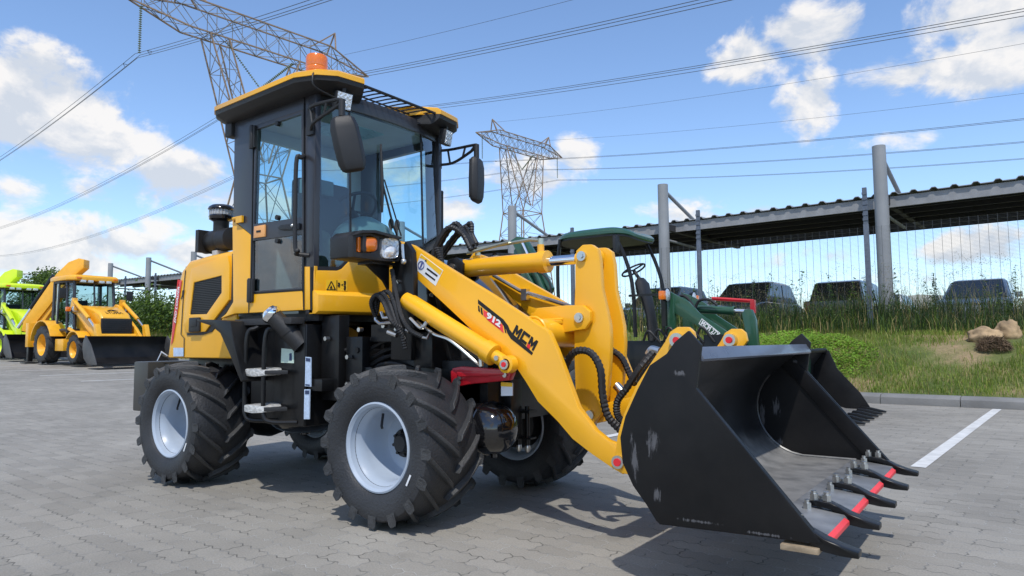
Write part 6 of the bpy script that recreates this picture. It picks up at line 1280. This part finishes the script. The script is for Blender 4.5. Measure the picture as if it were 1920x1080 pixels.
# ------------------------------------------------------------------ pylons and lines
LAT = mat('galvanised_lattice', (.20, .19, .18), .6, var=.15, metal=.2); LATR = mat('weathered_lattice', (.27, .19, .13), .7, var=.25); INS = mat('glass_insulator', (.16, .20, .12), .25, coat=.5)
def pylon(label, X, d, zb, cdir, k=1.0, r=.07, wa=1.5):
    cd_ = Vector(cdir).normalized(); rot = Vector((HR*cd_.x+HF*cd_.y)); ang = math.atan2(rot.y, rot.x)
    t = thing('pylon', label, 'pylon', W(X, d, zb), 'lattice pylons', ang)
    def bars(nm, L, m, rr):
        b = B()
        for a, c in L: b.tube([Vector(a)*k, Vector(c)*k], rr, 4)
        return part(nm, b, m, t, smooth=0)
    wz, bz, tz = 16.7, 28.6, 31.2
    def lat(A, C, n):          # two chords -> zigzag
        A0, A1 = [Vector(x) for x in A]; C0, C1 = [Vector(x) for x in C]; o = []
        for i in range(n):
            f, g_ = i/n, (i+1)/n; a0, a1, c0_, c1_ = A0.lerp(A1, f), A0.lerp(A1, g_), C0.lerp(C1, f), C0.lerp(C1, g_); o += [(a0, c1_), (c0_, a1), (a1, c1_)]
        return o
    ch, wb_ = [], []
    fa = 4.3
    cs = [(-1, -1), (1, -1), (1, 1), (-1, 1)]
    L0 = [((sx*fa, sy*fa, 0), (sx*wa, sy*wa, wz)) for sx, sy in cs]
    ch += L0
    for i in range(4): wb_ += lat(L0[i], L0[(i+1) % 4], 4)
    part_legs = bars('tower_legs', ch, LATR, r*1.3*k); bars('leg_bracing', wb_, LAT, r*.5*k)
    ch, wb_ = [], []
    for s in (-1, 1):
        oc = [((s*wa, y*wa, wz), (s*5.2, y*.95, bz)) for y in (-1, 1)]; ic = [((s*.25, y*wa*.9, wz+1.2), (s*3.5, y*.95, bz)) for y in (-1, 1)]
        ch += oc+ic; wb_ += lat(oc[0], oc[1], 4)+lat(ic[0], ic[1], 3)+lat(oc[0], ic[0], 4)+lat(oc[1], ic[1], 4)
    ch += [((-wa, y*wa, wz), (wa, y*wa, wz)) for y in (-1, 1)]+[((x*wa, -wa, wz), (x*wa, wa, wz)) for x in (-1, 1)]
    bars('fork_chords', ch, LATR, r*1.15*k); bars('fork_bracing', wb_, LAT, r*.48*k)
    ch, wb_ = [], []
    bt_ = [((-7, y*.95, bz), (7, y*.95, bz)) for y in (-1, 1)]; tt_ = [((-7, y*.95, tz), (7, y*.95, tz)) for y in (-1, 1)]
    ch += bt_+tt_; wb_ += lat(bt_[0], bt_[1], 6)+lat(tt_[0], tt_[1], 6)+lat(bt_[0], tt_[0], 6)+lat(bt_[1], tt_[1], 6)
    for s in (-1, 1):
        e = (s*12.2, 0, bz+1.2); ee = [((s*7, y*.95, z), (e[0], e[1], e[2]+(.3 if z > 33 else 0))) for z in (bz, tz) for y in (-1, 1)]; ch += ee; wb_ += lat(ee[0], ee[1], 3)+lat(ee[2], ee[3], 3)+lat(ee[0], ee[2], 3)+lat(ee[1], ee[3], 3)
        pk = (s*8.0, 0, tz+2.0); ch += [((s*5.6, y*.95, tz), pk) for y in (-1, 1)]+[((s*7.6, y*.8, tz-.1), pk) for y in (-1, 1)]
    bars('crossarm_chords', ch, LATR, r*1.15*k); bars('crossarm_bracing', wb_, LAT, r*.48*k)
    def string(a, c, n=22):
        a, c = Vector(a)*k, Vector(c)*k; b = B(); dd = (c-a).normalized(); Ls = (c-a).length; pr = []
        for i in range(n): x = Ls*(i+.15)/n; pr += [(.03*k, x), (.13*k, x+Ls*.25/n), (.13*k, x+Ls*.40/n), (.03*k, x+Ls*.6/n)]
        b.lathe(pr, a, dd, 8); part('insulator_string', b, INS, t)
    for s in (-1, 1): string((s*10.6, 0, bz+.8), (s*10.6, 0, 25.3)); string((s*3.3, 0, bz), (0, 0, 25.2))
    return t
pylon('tall lattice pylon behind the loader cab, its crossarm above the roof', -26.4, 71.9, -.6, (.673, .74), 1.13)
pylon('lattice pylon standing clear beyond the carport, right of the cab mirror', (981-960)/FPX*130, 130, 8.6, (.684, .729), .99, .085, 2.6)
pylon('faint lattice pylon far away at the left edge, above the lime green backhoe', (62-960)/FPX*330, 330, 4, (.95, .3), 1.0, .13)
CABLE = mat('aluminium_cable', (.06, .065, .07), .5)
def line(label, X0, d0, z0, pts, ldir=(.74, -.673), n=3, gap=.42, r=.022, c=.0005, grp='overhead power lines', t_ext=1.25):
    ld = Vector(ldir).normalized(); b = B()
    sgs = []
    for px, py in pts:
        q = (px-960)/FPX
        hz_ = 642.5-(px-960)*.0081
        tt = (q*d0-X0)/(ld.x-q*ld.y); dd = d0+ld.y*tt; z = CAM.z+(hz_-py)/FPX*dd*1.0; sgs.append((tt, (z-z0-c*tt*tt)/tt))
    off = [(0, 0)] if n == 1 else [(-gap/2, 0), (gap/2, 0), (0, -gap*.8)] if n == 3 else [(-gap/2, 0), (gap/2, 0)]
    nrm = Vector((-ld.y, ld.x))
    for ox, oz in off:
        for tt, bb in sgs:
            P = [W(X0+ld.x*t_+nrm.x*ox, d0+ld.y*t_+nrm.y*ox, z0+bb*t_+c*t_*t_+oz) for t_ in np.linspace(0, tt*t_ext, 28)]; b.tube(P, r, 4)
    if n > 1:
        for tt, bb in sgs:
            t_ = 3*(1 if tt > 0 else -1); P = [W(X0+ld.x*t_+nrm.x*ox, d0+ld.y*t_+nrm.y*ox, z0+bb*t_+c*t_*t_+oz) for ox, oz in off]; b.tube(P+[P[0]], r*1.5, 4)
    o = part('power_line', b, CABLE, None, 0); tag(o, label, 'power line', grp); return o
line('bundled power line from the near crossarm\'s left end, crossing the top left corner', (240-960)/FPX*63, 63, 27.9, [(520, 0), (0, 281)])
line('bundled power line under the middle of the near crossarm, out at top centre', (483-960)/FPX*71.9, 71.9, 27.7, [(1250, 0), (0, 422)])
line('bundled power line from the near crossarm\'s right end to the top right corner', (658-960)/FPX*80.7, 80.7, 27.9, [(1920, 6), (0, 478)])
for (px, py, d, yr, xl, lb) in ((908, 298, 123, 218, 300, 'highest'), (983, 315, 130, 262, 340, 'middle'), (1050, 335, 138.5, 294, 375, 'lowest')):
    line(lb+' of the three paired power lines running right from the far pylon', (px-960)/FPX*d, d, .94+(643-py)/FPX*d, [(1920, yr), (600, xl+15)], n=2, r=.028, gap=.55)
line('thin single earth wire slanting up to the right edge', (925-960)/FPX*130, 130, .94+(643-222)/FPX*130, [(1920, 72)], n=1, r=.02); line('thin single earth wire, the lower one at the right edge', (1030-960)/FPX*130, 130, .94+(643-258)/FPX*130, [(1920, 168)], n=1, r=.02)
line('thin single wire from the near pylon\'s top, rising to top centre', (640-960)/FPX*74, 74, .94+(645-88)/FPX*74, [(1000, 0)], n=1, r=.016)
